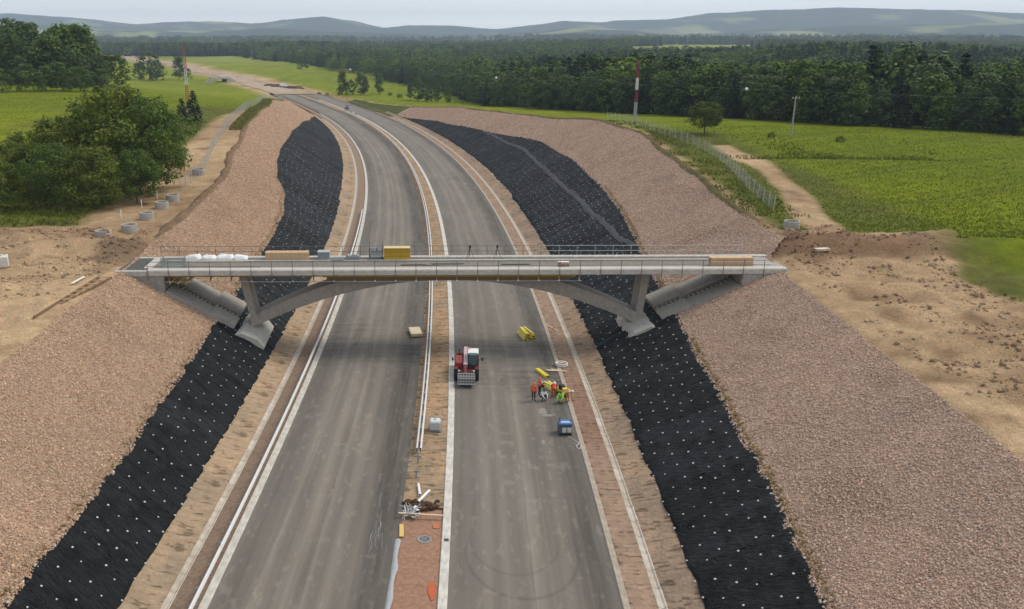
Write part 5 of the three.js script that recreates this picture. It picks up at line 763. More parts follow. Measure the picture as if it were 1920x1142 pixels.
// ---------------------------------------------------------------- trees: tapered trunk and limbs, crown of many small leaf faces in clumps
function leafCloud(r, clumps, perClump, size, cols, spread = 1, flat = 1) {
  const n = clumps.length * perClump, p = new Float32Array(n * 12), c = new Float32Array(n * 12), nm = new Float32Array(n * 12), idx = new Uint32Array(n * 6); let k = 0;
  const a = new THREE.Vector3(), u = new THREE.Vector3(), v = new THREE.Vector3(), nn = new THREE.Vector3();
  for (const [cx, cy, cz, cr] of clumps) {
    const tone = r(), base = mix3(cols[0], cols[1], tone);
    for (let i = 0; i < perClump; i++, k++) {
      nn.set(r() * 2 - 1, r() * 2 - 1, r() * 2 - 1).normalize(); const rad = cr * Math.pow(r(), 0.4) * spread;
      a.set(cx + nn.x * rad, cy + nn.y * rad * 0.8, cz + nn.z * rad);
      nn.x += (r() - 0.5) * 1.3; nn.y += (r() - 0.5) * 1.3 + 0.35; nn.z += (r() - 0.5) * 1.3; nn.normalize();
      u.set(r() - 0.5, r() - 0.5, r() - 0.5).cross(nn).normalize(); v.crossVectors(nn, u); const s = size * (0.6 + 0.8 * r()), w = s * (0.5 + 0.25 * r());
      const q = [[-1, 0], [0, -1], [1, 0], [0, 1]]; const kk = 0.8 + 0.45 * r(), cc = [base[0] * kk * (0.92 + 0.2 * r()), base[1] * kk, base[2] * kk];
      for (let j = 0; j < 4; j++) { const o = (k * 4 + j) * 3, fx = q[j][0] * s * 0.5, fy = q[j][1] * w * 0.5; p[o] = a.x + u.x * fx + v.x * fy; p[o + 1] = a.y + u.y * fx + v.y * fy; p[o + 2] = a.z + u.z * fx + v.z * fy; nm[o] = nn.x; nm[o + 1] = nn.y; nm[o + 2] = nn.z; c[o] = cc[0]; c[o + 1] = cc[1]; c[o + 2] = cc[2]; }
      idx.set([k * 4, k * 4 + 1, k * 4 + 2, k * 4, k * 4 + 2, k * 4 + 3], k * 6);
    }
  }
  const g = new THREE.BufferGeometry(); g.setAttribute('position', new THREE.BufferAttribute(p, 3)); g.setAttribute('normal', new THREE.BufferAttribute(nm, 3)); g.setAttribute('color', new THREE.BufferAttribute(c, 3)); g.setIndex(new THREE.BufferAttribute(idx, 1)); return g;
}
const leafMat = new THREE.MeshPhysicalMaterial({ vertexColors: true, roughness: 0.9, specularIntensity: 0.35, transmission: 0.35, thickness: 0, side: THREE.DoubleSide }), farLeafMat = matte({ vertexColors: true, side: THREE.DoubleSide }), barkMat = std(rgb(0.075, 0.055, 0.042), 0.95, { map: rep(T.woodC, 1, 2) }), barkPale = std(rgb(0.16, 0.145, 0.125), 0.95);
// unit trees: height 1; scaled when planted
function broadTree(seed, o) {
  const r = rng(seed), clumps = [], limbs = [], H = 1, cb = o.base, W = o.width;
  const n = o.clumps; for (let i = 0; i < n; i++) {
    const a = r() * 6.283, y = Math.pow(r(), 0.85), prof = o.profile(y), rad = W / 2 * prof * Math.sqrt(0.15 + 0.85 * r()) * (0.82 + 0.32 * r());
    const cr = o.cr * (0.7 + 0.6 * r()); clumps.push([Math.cos(a) * rad, cb + (H - cb - cr * 0.7) * y + cr * 0.35, Math.sin(a) * rad, cr]);
  }
  const tr = o.trunk; limbs.push(bar([0, -0.03, 0], [0.01 * (r() - 0.5), cb + 0.16, 0.01], tr, 8, tr * 0.62), bar([0, cb + 0.15, 0.01], [0.02 * (r() - 0.5), 0.82, 0], tr * 0.62, 6, tr * 0.12));
  for (let i = 0; i < o.limbs; i++) { const c = clumps[Math.floor(r() * n)], y0 = lerp(cb * 0.7, Math.max(cb * 0.75, c[1] - 0.08), 0.6 + 0.4 * r()); limbs.push(bar([0, Math.min(y0, c[1]), 0], [c[0] * 0.85, c[1], c[2] * 0.85], tr * 0.34, 5, tr * 0.08)); }
  return { leaves: leafCloud(r, clumps, o.per, o.leaf, o.cols), wood: join(limbs) };
}
function spruceTree(seed, o) {
  const r = rng(seed), clumps = []; const n = o.tiers;
  for (let t = 0; t < n; t++) { const y = o.base + (1 - o.base) * t / n, rad = o.width / 2 * (1 - t / n) * (0.85 + 0.3 * r()) + 0.012, m = Math.max(3, Math.round(9 * (1 - t / n) + 2)); for (let i = 0; i < m; i++) { const a = r() * 6.283, q = rad * (0.45 + 0.55 * r()); clumps.push([Math.cos(a) * q, y - q * 0.28, Math.sin(a) * q, 0.02 + rad * 0.33]); } }
  return { leaves: leafCloud(r, clumps, o.per, o.leaf, o.cols), wood: bar([0, -0.03, 0], [0, 0.95, 0], o.trunk, 7, o.trunk * 0.1) };
}
const round = (y) => Math.sqrt(Math.max(0.04, 1 - Math.pow(Math.abs(y - 0.42) / 0.6, 2))), dome = (y) => Math.sqrt(Math.max(0.03, 1 - Math.pow(Math.max(0, y - 0.12) / 0.9, 2.2))) * (0.75 + 0.25 * Math.min(1, y * 4)), slim = (y) => 0.35 + 0.65 * Math.sin(Math.PI * clamp(y * 0.85 + 0.15));
const OLIVE = [[0.078, 0.112, 0.010], [0.150, 0.195, 0.020]], LEAFG = [[0.058, 0.105, 0.012], [0.115, 0.175, 0.024]], DEEP = [[0.036, 0.068, 0.016], [0.070, 0.112, 0.026]], GREYG = [[0.068, 0.102, 0.034], [0.118, 0.155, 0.052]], FIR = [[0.014, 0.028, 0.012], [0.028, 0.048, 0.018]];
const nearKinds = [1, 2, 3].map((k) => broadTree(700 + k, { base: 0.10, width: 0.98, clumps: 105, per: 85, cr: 0.115, leaf: 0.032, trunk: 0.016, limbs: 26, profile: k === 2 ? round : dome, cols: k === 2 ? LEAFG : OLIVE }));
const midKinds = [[710, dome, 0.72, LEAFG, 0.05], [711, dome, 0.8, DEEP, 0.04], [712, slim, 0.42, GREYG, 0.05], [713, dome, 0.6, DEEP, 0.04], [714, slim, 0.5, LEAFG, 0.04]].map(([s, profile, width, cols, base]) => broadTree(s, { base, width, clumps: 48, per: 26, cr: 0.12, leaf: 0.062, trunk: 0.014, limbs: 7, profile, cols }));
const firKinds = [721, 722].map((s) => spruceTree(s, { base: 0.06, width: 0.36, tiers: 15, per: 9, leaf: 0.055, trunk: 0.012, cols: FIR }));
const loneKind = broadTree(731, { base: 0.24, width: 1.15, clumps: 110, per: 95, cr: 0.125, leaf: 0.036, trunk: 0.022, limbs: 18, profile: round, cols: [[0.048, 0.078, 0.008], [0.098, 0.135, 0.015]] });
const shrubKind = broadTree(741, { base: 0.02, width: 1.5, clumps: 40, per: 60, cr: 0.22, leaf: 0.075, trunk: 0.02, limbs: 9, profile: dome, cols: OLIVE });
const treeCache = new Map();
function plant(kind, name, label, x, z, h, group, sx = 1, bark = barkMat, cat = 'tree') {
  const proto = treeCache.get(kind); let t; const turn = hash2(x * 10 | 0, z * 10 | 0, 3) * 6.28;
  if (!proto) { t = new THREE.Group(); mesh('trunk', kind.wood, bark, t); mesh('crown', kind.leaves, leafMat, t); treeCache.set(kind, t); } else t = proto.clone();
  t.name = numbered(name); t.position.set(x, groundH(x, z) - 0.02 * h * 0.2, z); t.rotation.y = turn; t.scale.set(h * sx, h, h * sx); t.userData = {}; scene.add(t); return tag(t, label, cat, group);
}
// the big clump left of the cutting
[[-48, -136, 15.6, 0, 'tallest tree of the leafy clump left of the cutting'], [-42.8, -135, 13.6, 1, 'tree at the right side of the leafy clump, nearest the wire fence'], [-56, -134, 11.2, 0, 'tree in the middle back of the leafy clump on the left'], [-62, -131, 7.8, 2, 'olive tree at the left back of the leafy clump'], [-68.5, -130, 6.2, 0, 'olive tree at the far left edge of the leafy clump'], [-59.5, -121.5, 6.6, 2, 'low olive tree at the front left of the leafy clump'], [-52.5, -123, 8.6, 1, 'low green tree in the front row of the leafy clump, second from left'], [-46.8, -122.5, 8.4, 2, 'low olive tree in the front row of the leafy clump beside the sandy ground'], [-42.6, -126.8, 7.4, 1, 'low green tree at the front right of the leafy clump beside the rings'], [-54, -149, 11.5, 2, 'tree behind the leafy clump on the left'], [-47.5, -152, 11, 1, 'green tree at the rear right of the leafy clump'], [-65, -144, 8, 0, 'tree at the rear left of the leafy clump']].forEach(([x, z, h, k, l]) => plant(nearKinds[k], 'broadleaf_tree', l, x, z, h, 'trees of the leafy clump left of the cutting', k === 1 ? 1 : 1.12));
plant(loneKind, 'lone_tree', 'lone round tree standing in the meadow right of the fence', 52.3, -192.9, 6.4, null);
[[-57.3, -214, 7.4, 'taller of the two dark conifers behind the leafy clump'], [-60.6, -216, 5.4, 'shorter of the two dark conifers behind the leafy clump']].forEach(([x, z, h, l]) => plant(firKinds[0], 'conifer', l, x, z, h, 'conifers beside the left mast', 1.7));
plant(midKinds[1], 'small_tree', 'small round tree between the leafy clump and the left mast', -61, -196, 6, null);
// the wood on the left hill
{ const r = rng(801); const pts = []; for (let i = 0; i < 12; i++) pts.push([-116 - 16 * r(), -312 - 28 * r()]); for (let i = 0; i < 52; i++) { const t = r(), x = -113 - 62 * t - 6 * r(), z = -300 - 22 * r() - 55 * r() * t - 0.25 * (x + 112) * -0.4; pts.push([x, z]); }
  pts.forEach(([x, z], i) => plant(midKinds[[0, 1, 3, 0, 4][i % 5]], 'wood_tree', 'broadleaf tree crowded into the wood on the left hill', x, z, (x < -124 ? 12 : 9) + 8.5 * r() * (x < -124 ? 1 : 0.4), 'trees crowded into the wood on the left hill', 1.15));
  [[-131, -279, 7, 'leftmost'], [-126, -283, 8, 'second from the left'], [-121, -286, 7.5, 'third from the left'], [-117, -288.5, 8.5, 'third from the right'], [-112.5, -291, 7.5, 'second from the right'], [-107, -294, 7, 'rightmost']].forEach(([x, z, h, w]) => plant(midKinds[0], 'edge_tree', `rounded bright green tree in the row before the left wood, ${w}`, x, z, h, 'row of rounded trees before the left wood', 1.3)); }
// scattered trees of the valley
[[-222, -712, 20, 1, 1.3, 'large round tree left of the unfinished motorway'], [-213, -700, 15, 1, 1.2, 'round tree joined to the large one left of the unfinished motorway'], [-232, -718, 12, 0, 1.2, 'low tree left of the large round tree by the unfinished motorway'], [-201, -716, 17, 2, 1.25, 'slender tree right of the large round tree by the unfinished motorway'], [-192, -705, 9, 0, 1.2, 'low bushy tree beside the slender tree at the unfinished motorway'],
 [-57, -521, 12.6, 2, 1, 'slender tree at the left of the group beyond the road bend'], [-53, -522, 8, 1, 1.2, 'low round tree in the group beyond the road bend'], [-47, -522, 12, 4, 1, 'slender tree at the right of the group beyond the road bend'], [-44.6, -519, 10, 2, 1, 'pale slender tree in front of the group beyond the road bend'], [-36.4, -516, 11, 2, 1, 'single slender tree in the meadow beyond the road bend'],
 [-17.5, -467, 8, 2, 1, 'slim tree at the left end of the row before the forest'], [-14, -463, 10.5, 4, 1, 'tallest tree of the row before the forest'], [-10, -458, 8, 1, 1.1, 'round tree in the middle of the row before the forest'], [-7, -452, 7.6, 1, 1.2, 'second round tree of the row before the forest'], [-4, -446, 8.5, 2, 0.9, 'slim tree near the right end of the row before the forest'], [0.5, -438, 8, 4, 1, 'slim green tree at the right end of the row before the forest'], [-138, -915, 13, 1, 1.2, 'tree standing before the far forest edge']].forEach(([x, z, h, k, s, l]) => plant(midKinds[k], 'field_tree', l, x, z, h, null, s));
// shrubs
[[64.5, -188.5, 1.1, 'low shrub in the meadow left of the grey utility pole'], [76, -183.5, 1.3, 'low shrub in the meadow right of the grey utility pole'], [-100, -292, 1.6, 'small shrub right of the row before the left wood'], [-58, -520.5, 2.2, 'shrub under the slender trees beyond the road bend'], [-66, -527, 1.8, 'shrub on the meadow edge beyond the road bend, left one'], [-71, -531, 2.0, 'shrub beside the unfinished motorway beyond the road bend'], [-30, -508, 1.8, 'shrub right of the single slender tree beyond the bend'], [-24, -489, 2.2, 'shrub on the hedge line beyond the road bend'], [-62.5, -209, 1.6, 'shrub before the dark conifers'], [-54.5, -206, 1.4, 'low shrub right of the dark conifers']].forEach(([x, z, h, l]) => plant(shrubKind, 'shrub', l, x, z, h, 'shrubs', 1, barkMat, 'shrub'));

// ---------------------------------------------------------------- the forest: edge trees singly, the mass behind as one
const FOREST = [[420, -120], [230, -188], [160, -196], [122, -206], [108, -213], [90, -219], [78, -229], [68, -263], [51, -292], [30, -328], [14, -410], [8, -457], [4, -509], [-13, -606], [-56, -730], [-134, -937], [-163, -1055], [-316, -1431]];
const forestX = table(FOREST.map(([x, z]) => [z, x]));
const forestZ = table(FOREST.filter(([x]) => x > 60).map(([x, z]) => [x, z]));
const inForest = (x, z) => z > -262 && x > 68 ? z < forestZ(x) : x > forestX(z);
{
  const r = rng(821); let n = 0;
  for (let i = 1; i < FOREST.length - 4; i++) { const [x0, z0] = FOREST[i], [x1, z1] = FOREST[i + 1], L = Math.hypot(x1 - x0, z1 - z0), nx = (z0 - z1) / L, nz = (x1 - x0) / L; const inx = -(-nx), inz = nz;
    for (let row = 0; row < 2; row++) for (let s = 0; s < L; s += row ? 6.2 : 5.2) { const t = s / L, back = 1.5 + row * 5.5 + r() * 3; let x = lerp(x0, x1, t) + (r() - 0.5) * 3, z = lerp(z0, z1, t) + (r() - 0.5) * 3; x += back * Math.abs(inx) * (1) ; z -= back * Math.abs(inz);
      if (x / -z > 0.66 || n > 235) continue; n++; const k = r(); const kind = k < 0.12 ? firKinds[n % 2] : midKinds[[0, 3, 1, 4, 2, 1, 3][n % 7]];
      plant(kind, k < 0.12 ? 'edge_conifer' : 'forest_edge_tree', k < 0.12 ? 'dark conifer in the front rows of the forest edge' : 'leafy tree in the front rows of the forest edge', x, z, (row ? 10 : 8) + 4.5 * r(), k < 0.12 ? 'conifers of the forest edge' : 'leafy trees of the forest edge', 1.15); } }
  console.log('edge trees', n);
}
function woodMass(label, kinds, pts) {
  const per = kinds.map(() => []); pts.forEach((p) => per[p[3] % kinds.length].push(p));
  const root = new THREE.Group(); root.name = numbered('forest'); scene.add(root); tag(root, label, 'forest', null, 'stuff');
  kinds.forEach((kd, i) => { const list = per[i]; if (!list.length) return; const w = kd.wood.clone(); tint(w, [0.07, 0.055, 0.045]); w.deleteAttribute('uv'); const wi = mergeGeometries([kd.leaves.clone().toNonIndexed(), w.index ? w.toNonIndexed() : w]);
    const im = new THREE.InstancedMesh(wi, farLeafMat, list.length), m = new THREE.Matrix4(), q = new THREE.Quaternion(), up = new THREE.Vector3(0, 1, 0), c = new THREE.Color();
    list.forEach(([x, z, h, k, s], j) => { im.setMatrixAt(j, m.compose(new THREE.Vector3(x, groundH(x, z) - 0.2, z), q.setFromAxisAngle(up, hash2(x | 0, z | 0, 5) * 6.28), new THREE.Vector3(h * s, h, h * s))); const v = 0.72 + 0.6 * hash2(x | 0, z | 0, 6); im.setColorAt(j, c.setRGB(v * (0.9 + 0.25 * hash2(x | 0, z | 0, 7)), v, v)); });
    im.name = 'tree_mass'; im.castShadow = im.receiveShadow = true; im.userData.kind = 'stuff'; root.add(im); });
}
{
  const r = rng(841), pts = [], low = [[751, dome, 0.85, DEEP], [752, round, 0.8, LEAFG], [753, slim, 0.5, GREYG]].map(([s, profile, width, cols]) => broadTree(s, { base: 0.14, width, clumps: 40, per: 26, cr: 0.14, leaf: 0.065, trunk: 0.014, limbs: 2, profile, cols })), fir = [761].map((s) => spruceTree(s, { base: 0.06, width: 0.36, tiers: 13, per: 8, leaf: 0.06, trunk: 0.012, cols: FIR }));
  const kinds = [...low, ...fir];
  for (let z = -200; z > -1080; ) { const d = 5.2 + (-z - 200) * 0.006; const x1 = Math.min(0.68 * -z + 30, 760); for (let x = Math.max(-320, z > -262 ? 74 : forestX(z)); x < x1; x += d) { const px = x + (r() - 0.5) * d, pz = z + (r() - 0.5) * d; if (!inForest(px - 11, pz + (pz > -262 ? 11 : 0))) continue; const zone = fbm(px / 70, pz / 70, 843, 3); const conif = zone + (px > 120 && pz < -330 ? 0.08 : 0) > 0.53; pts.push([px, pz, (conif ? 14.5 : 10.5) + 5.5 * r() - 3.5 * sstep(-600, -1000, pz), conif && r() < 0.85 ? 3 : Math.floor(r() * 3), 1.2]); } z -= d; }
  for (let z = -1080; z > -1880; ) { const d = 10 + (-z - 1080) * 0.006; for (let x = forestX(z) + 6; x < 0.7 * -z; x += d) { const px = x + (r() - 0.5) * d, pz = z + (r() - 0.5) * d, q = px / -pz; if (pz < -1180 && q > 0.17 + 0.03 * fbm(pz / 90, 1, 849, 2) && q < 0.30 + 0.05 * fbm(pz / 90, 4, 850, 2)) continue; pts.push([px, pz, 10 + 5 * r(), r() < 0.5 ? 3 : Math.floor(r() * 3), 1.4]); } z -= d; }
  woodMass('deep mixed forest filling the valley right of the motorway', kinds, pts);
  const far = []; const belt = (x0, x1, z0, z1, d, h) => { for (let z = z0; z > z1; z -= d) for (let x = x0; x < x1; x += d) { const px = x + (r() - 0.5) * d * 1.2, pz = z + (r() - 0.5) * d; if (fbm(px / 300, pz / 120, 847, 3) < 0.47) continue; far.push([px, pz, h * (0.75 + 0.5 * r()), r() < 0.6 ? 3 : Math.floor(r() * 3), 1.5]); } };
  belt(-560, -150, -1440, -1640, 9, 17); belt(-1500, -420, -2350, -2600, 13, 20); belt(-1700, -300, -3000, -3300, 17, 24); belt(-300, 420, -1900, -2150, 14, 16); belt(420, 1700, -2300, -2500, 15, 18); belt(-700, 1900, -3300, -3600, 22, 22);
  woodMass('distant dark belts of forest before the hills', kinds, far);
  console.log('forest', pts.length, far.length);
}
// rough grass and weeds on the crests and along the fences
{
  const bl = []; const r = rng(861); for (let i = 0; i < 11; i++) { const a = r() * 6.28, l = 0.5 + 0.6 * r(), w = 0.06 + 0.05 * r(), cx = Math.cos(a), cz = Math.sin(a), b = 0.12 * r(); bl.push(b * cx - w * cz, 0, b * cz + w * cx, b * cx + w * cz, 0, b * cz - w * cx, cx * (b + 0.4 * l * r()), l, cz * (b + 0.35 * l)); }
  const g = new THREE.BufferGeometry(); g.setAttribute('position', new THREE.Float32BufferAttribute(bl, 3)); g.computeVertexNormals();
  const spots = []; const tL = crestOf(-1), tR = crestOf(1);
  const put = (x, z, s, c) => spots.push([x, z, s, c]);
  for (let i = 0; i < 5200; i++) { const z = -112 - 110 * r(), o = tR(z) + 0.2 + 7.5 * Math.pow(r(), 1.5), q = roadAt(z, o); if (fbm(q[0] / 4, q[1] / 4, 863, 2) > 0.42) put(q[0], q[1], 0.14 + 0.3 * r(), r() < 0.3 ? 1 : 0); }
  for (let i = 0; i < 5000; i++) { const x = 44 + 45 * r(), z = -162 - 36 * r() * r(); if (fbm(x / 9, z / 9, 864, 4) + 0.25 * (r() - 0.5) > 0.55) put(x, z, 0.16 + 0.26 * r(), r() < 0.15 ? 1 : 0); }
  for (let i = 0; i < 3600; i++) { const z = -205 - 150 * r(), o = tL(z) - 0.2 - 3.4 * r(), q = roadAt(z, o); put(q[0], q[1], 0.3 + 0.45 * r(), r() < 0.45 ? 1 : 0); }
  for (let i = 0; i < 4200; i++) { const x = -70 + 28 * r(), z = -108 - 95 * r(); if (groundColor(x, z)[0] < 0.2) put(x, z, 0.3 + 0.4 * r(), r() < 0.2 ? 1 : 0); }
  for (let i = 0; i < 26000; i++) { const z = -104 - 108 * Math.pow(r(), 1.4), x = 40 + (0.66 * -z - 34) * r(); const c = groundColor(x, z); if (c[0] < 0.24 && c[2] < 0.05) spots.push([x, z, 0.1 + 0.2 * r(), 3]); }
  for (let i = 0; i < 12000; i++) { const z = -112 - 170 * r(), x = -44 - (0.46 * -z - 40) * r(); const c = groundColor(x, z); if (c[0] < 0.24 && c[2] < 0.05) spots.push([x, z, 0.1 + 0.2 * r(), 3]); }
  for (const s of [-1, 1]) for (let i = 0; i < 1500; i++) { const z = -42 - 120 * r(), mt = s < 0 ? matTopL : matTopR, o = offAt(s, mt(z)) + s * (0.15 + 0.5 * r() * r()), q = roadAt(z, o); if (s < 0 && r() < 0.6) continue; if (z < -86 && z > -100) continue; spots.push([q[0], q[1], 0.14 + 0.2 * r(), 2, faceH(s, o, z)]); }
  const im = new THREE.InstancedMesh(g, matte({ color: 0xffffff, side: THREE.DoubleSide }), spots.length), m = new THREE.Matrix4(), q = new THREE.Quaternion(), up = new THREE.Vector3(0, 1, 0), c = new THREE.Color(), pal = [[0.115, 0.15, 0.02], [0.26, 0.22, 0.08], [0.34, 0.26, 0.11], [0.165, 0.205, 0.016]];
  spots.forEach(([x, z, s, k, y], i) => { im.setMatrixAt(i, m.compose(new THREE.Vector3(x, (y ?? groundH(x, z)) - 0.03, z), q.setFromAxisAngle(up, r() * 6.28), new THREE.Vector3(s * 1.3, s, s * 1.3))); const v = 0.7 + 0.6 * r(); im.setColorAt(i, c.setRGB(pal[k][0] * v, pal[k][1] * v, pal[k][2] * v)); });
  im.name = 'weeds'; im.castShadow = im.receiveShadow = true; scene.add(im); tag(im, 'tufts of rough grass and dry weeds along the crests', 'weeds', null, 'stuff');
}
// clods and stones lying on the dug ground at the bridge ends
{
  const g = new THREE.DodecahedronGeometry(1, 0), r = rng(891), list = []; for (let i = 0; i < 9000; i++) { const left = r() < 0.55, z = -60 - 50 * r(), o = left ? -(35 + 22 * r()) : 35 + 18 * r(), q = roadAt(z, o), c = groundColor(q[0], q[1]); if (c[2] < 0.055 || fbm(q[0] / 3, q[1] / 3, 893, 3) < 0.45) continue; list.push([q[0], q[1], 0.05 + 0.2 * Math.pow(r(), 4), c]); }
  const im = new THREE.InstancedMesh(g, matte({ color: 0xffffff }), list.length), m = new THREE.Matrix4(), q = new THREE.Quaternion(), e = new THREE.Euler(), c3 = new THREE.Color(); list.forEach(([x, z, s, c], i) => { const v = 0.6 + 0.7 * r(); im.setMatrixAt(i, m.compose(new THREE.Vector3(x, groundH(x, z) + s * 0.3, z), q.setFromEuler(e.set(r() * 6, r() * 6, r() * 6)), new THREE.Vector3(s, s * 0.7, s))); im.setColorAt(i, c3.setRGB(c[0] * v, c[1] * v, c[2] * v)); });
  im.name = 'earth_clods'; im.castShadow = im.receiveShadow = true; scene.add(im); tag(im, 'clods of earth and stones strewn on the dug ground at both bridge ends', 'clods', null, 'stuff');
}
// ---------------------------------------------------------------- fences, masts, pole
function fence(label, offs, z0, z1, pitch) {
  const root = thing('wire_fence', label, 'fence'); const pts = []; for (let z = z0; z > z1; z -= pitch) { const q = roadAt(z, offs(z)); pts.push([q[0], groundH(q[0], q[1]), q[1]]); }
  const pg = join([bar([0, -0.2, 0], [0, 1.95, 0], 0.045, 6), box(0.1, 0.05, 0.1, 0, 1.97, 0)]), pm = std(rgb(0.42, 0.41, 0.39), 0.7), wm = std(rgb(0.40, 0.41, 0.41), 0.6, { metalness: 0.3 }); const r = rng(871);
  pts.forEach((p, i) => { const m = mesh('fence_post', pg, pm, root); m.position.set(...p); m.rotation.z = (r() - 0.5) * 0.08;
    if (i) { const a = pts[i - 1], L = Math.hypot(p[0] - a[0], p[2] - a[2]), l = []; for (let k = 0; k < 10; k++) { const h = 0.12 + k * 0.19; l.push(bar([a[0], a[1] + h, a[2]], [p[0], p[1] + h, p[2]], 0.008, 3)); } const nv = Math.round(L / 0.35); for (let k = 1; k < nv; k++) { const t = k / nv; const x = lerp(a[0], p[0], t), y = lerp(a[1], p[1], t), z = lerp(a[2], p[2], t); l.push(bar([x, y + 0.1, z], [x, y + 1.83, z], 0.006, 3)); } mesh('wire_panel', join(l), wm, root); } });
}
fence('long wire mesh fence along the crest left of the cutting', table([[-137, -39.6], [-150, -39.6], [-193, -43.3], [-221, -44.6], [-260, -44.6], [-307, -41.5], [-350, -34.5], [-400, -29], [-450, -25]]), -138, -440, 3.4);
fence('wire mesh fence along the crest right of the cutting', table([[-118, 41.4], [-121, 41.8], [-168, 48.2], [-196, 46.2], [-240, 44]]), -119, -226, 2.8);
function mast(label, x, z, h, bands, w0, w1, bt = 0.03) {
  const root = thing('lattice_mast', label, 'mast', [x, groundH(x, z) - 0.1, z], 0.3); const n = Math.round(h / 0.9); const W = (y) => lerp(w0, w1, y / h);
  for (const [a, b, c] of bands) { const y0 = a * h, y1 = b * h, l = []; for (const [sx, sz] of [[-1, -1], [1, -1], [1, 1], [-1, 1]]) l.push(bar([sx * W(y0), y0, sz * W(y0)], [sx * W(y1), y1, sz * W(y1)], bt * 1.9, 5)); const k = Math.max(2, Math.round((y1 - y0) / 0.8)); for (let i = 0; i < k; i++) { const p = lerp(y0, y1, i / k), q = lerp(y0, y1, (i + 1) / k); for (let s = 0; s < 4; s++) { const P = [[-1, -1], [1, -1], [1, 1], [-1, 1]][s], Q = [[-1, -1], [1, -1], [1, 1], [-1, 1]][(s + 1) % 4]; l.push(bar([P[0] * W(p), p, P[1] * W(p)], [Q[0] * W(q), q, Q[1] * W(q)], bt, 4), bar([Q[0] * W(p), p, Q[1] * W(p)], [P[0] * W(q), q, P[1] * W(q)], bt, 4), bar([P[0] * W(q), q, P[1] * W(q)], [Q[0] * W(q), q, Q[1] * W(q)], bt, 4)); } } mesh('mast_section', join(l), c, root); }
  mesh('mast_base', bev(w0 * 3, 0.5, w0 * 3, 0.05, 0, 0.15, 0), concGrey, root); mesh('mast_lamp', cyl(0.14, 0.4, 8, 0, h + 0.2, 0), std(rgb(0.4, 0.04, 0.03), 0.4), root); void n;
}
const mRed = std(rgb(0.20, 0.03, 0.035), 0.6), mWhite = std(rgb(0.72, 0.71, 0.68), 0.6), mOr = std(rgb(0.42, 0.12, 0.05), 0.6);
mast('slender red and white lattice mast rising behind the conifers on the left', -59.2, -216.5, 16.4, [[0, 0.2, galv], [0.2, 0.5, mOr], [0.5, 0.72, mWhite], [0.72, 1, mOr]], 0.34, 0.2);
mast('stout red and white lattice mast at the forest edge on the right', 45.2, -228.6, 13.2, [[0, 0.33, galv], [0.33, 0.55, mRed], [0.55, 0.76, mWhite], [0.76, 1, mRed]], 0.27, 0.18);
{ const x = 68.4, z = -189, root = thing('utility_pole', 'grey utility pole with a short crossarm in the right meadow', 'pole', [x, groundH(x, z) - 0.1, z], 0.3); const pm = std(rgb(0.30, 0.29, 0.27), 0.9); mesh('pole_shaft', bar([0, 0, 0], [0.12, 8.1, 0], 0.17, 8, 0.12), pm, root); mesh('crossarm', box(1.7, 0.12, 0.1, 0.12, 7.7, 0.12), pm, root); for (const s of [-0.75, 0, 0.75]) mesh('insulator', cyl(0.05, 0.2, 8, 0.12 + s, 7.86, 0.12), whiteMat, root); }
{ // an overhead cable with marker balls high across the valley
  const A = new THREE.Vector3(140, 20, -20), D = new THREE.Vector3(-200, 26, -520), root = thing('overhead_cable', 'thin overhead cable with round marker balls high above the cutting', 'cable'); const f = (t) => new THREE.Vector3().lerpVectors(A, D, t).setY(lerp(27, 27, t) - 8 * (1 - Math.pow(2 * t - 1, 2)) * 0.55);
  mesh('cable_wire', new THREE.TubeGeometry(new THREE.CatmullRomCurve3(Array.from({ length: 30 }, (_, i) => f(i / 29))), 80, 0.006, 4), steelDark, root);
  for (const t of [0.27, 0.38, 0.49]) { const m = mesh('marker_ball', new THREE.SphereGeometry(0.25, 14, 10), whiteMat, root); m.position.copy(f(t)); }
}
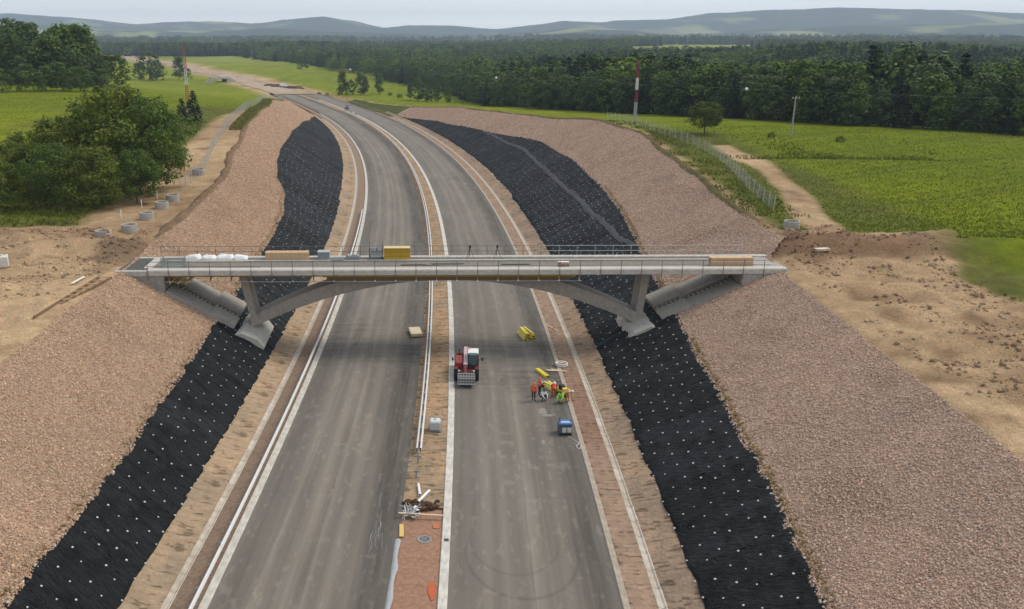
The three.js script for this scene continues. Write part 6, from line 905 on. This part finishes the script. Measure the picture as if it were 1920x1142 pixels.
// ---------------------------------------------------------------- works traffic and heaps at the far end of the asphalt
{
  const heapGeo = (seed) => { const g = new THREE.SphereGeometry(1, 18, 8, 0, 6.283, 0, Math.PI / 2), p = g.attributes.position; for (let i = 0; i < p.count; i++) { const f = 0.75 + 0.5 * fbm(p.getX(i) * 2 + seed, p.getZ(i) * 2, seed, 3); p.setXYZ(i, p.getX(i) * f, p.getY(i) * f, p.getZ(i) * f); } g.computeVertexNormals(); return g; };
  [[-92, -583, 5, 2.0, 'nearest the grey asphalt'], [-97, -592, 4, 1.7, 'right of the white van'], [-108, -612, 5, 2.1, 'left of the white van'], [-117, -628, 4, 1.6, 'farthest along the haul road']].forEach(([x, z, w, h, t], i) => { const m = mesh('soil_heap', heapGeo(881 + i), soilMat(0.10, 0.07, 0.05, 3, 0.1)); m.position.set(x, groundH(x, z) - 0.1, z); m.scale.set(w, h, w * 0.7); tag(m, 'dark heap of soil at the end of the asphalt, ' + t, 'soil heap', 'soil heaps at the end of the asphalt'); });
  const x = -103, z = -601, root = thing('white_van', 'white van parked among dark soil heaps at the end of the asphalt', 'van', [x, groundH(x, z) + 0.3, z], 0.8); mesh('van_body', bev(1.9, 1.5, 4.8, 0.2, 0, 1.3, 0), whiteMat, root); mesh('van_cab', bev(1.8, 0.7, 1.2, 0.15, 0, 0.9, 2.7), whiteMat, root); mesh('windscreen', box(1.5, 0.6, 0.06, 0, 1.65, 2.42, 0, -0.3), blackMat, root); for (const sx of [-1, 1]) for (const wz of [-1.5, 1.9]) mesh('wheel', cyl(0.36, 0.24, 14, sx * 0.85, 0.36, wz, 'x'), blackMat, root);
  const ux = -160, uz = -676, u = thing('underpass', 'small pale concrete underpass with a dark opening beside the haul road', 'underpass', [ux, groundH(ux, uz) - 0.3, uz], 0.45); mesh('portal_wall', plate([[-12, 0], [-4.2, 0], [-4.2, 2.6], [4.2, 2.6], [4.2, 0], [12, 0], [10, 1.6], [6.5, 3.3], [-6.5, 3.3], [-10, 1.6]], 1.2, 0, 0.05), concrete(0.42, 5, 1.0), u); mesh('tunnel_roof', box(9.4, 0.5, 16, 0, 2.9, -8.6), concDark, u); for (const s of [-1, 1]) mesh('tunnel_wall', box(0.6, 2.6, 16, s * 4.5, 1.3, -8.6), concDark, u); mesh('parapet', box(13, 0.7, 0.4, 0, 3.65, -0.2), concLight, u);
}

renderer.render(scene, camera);
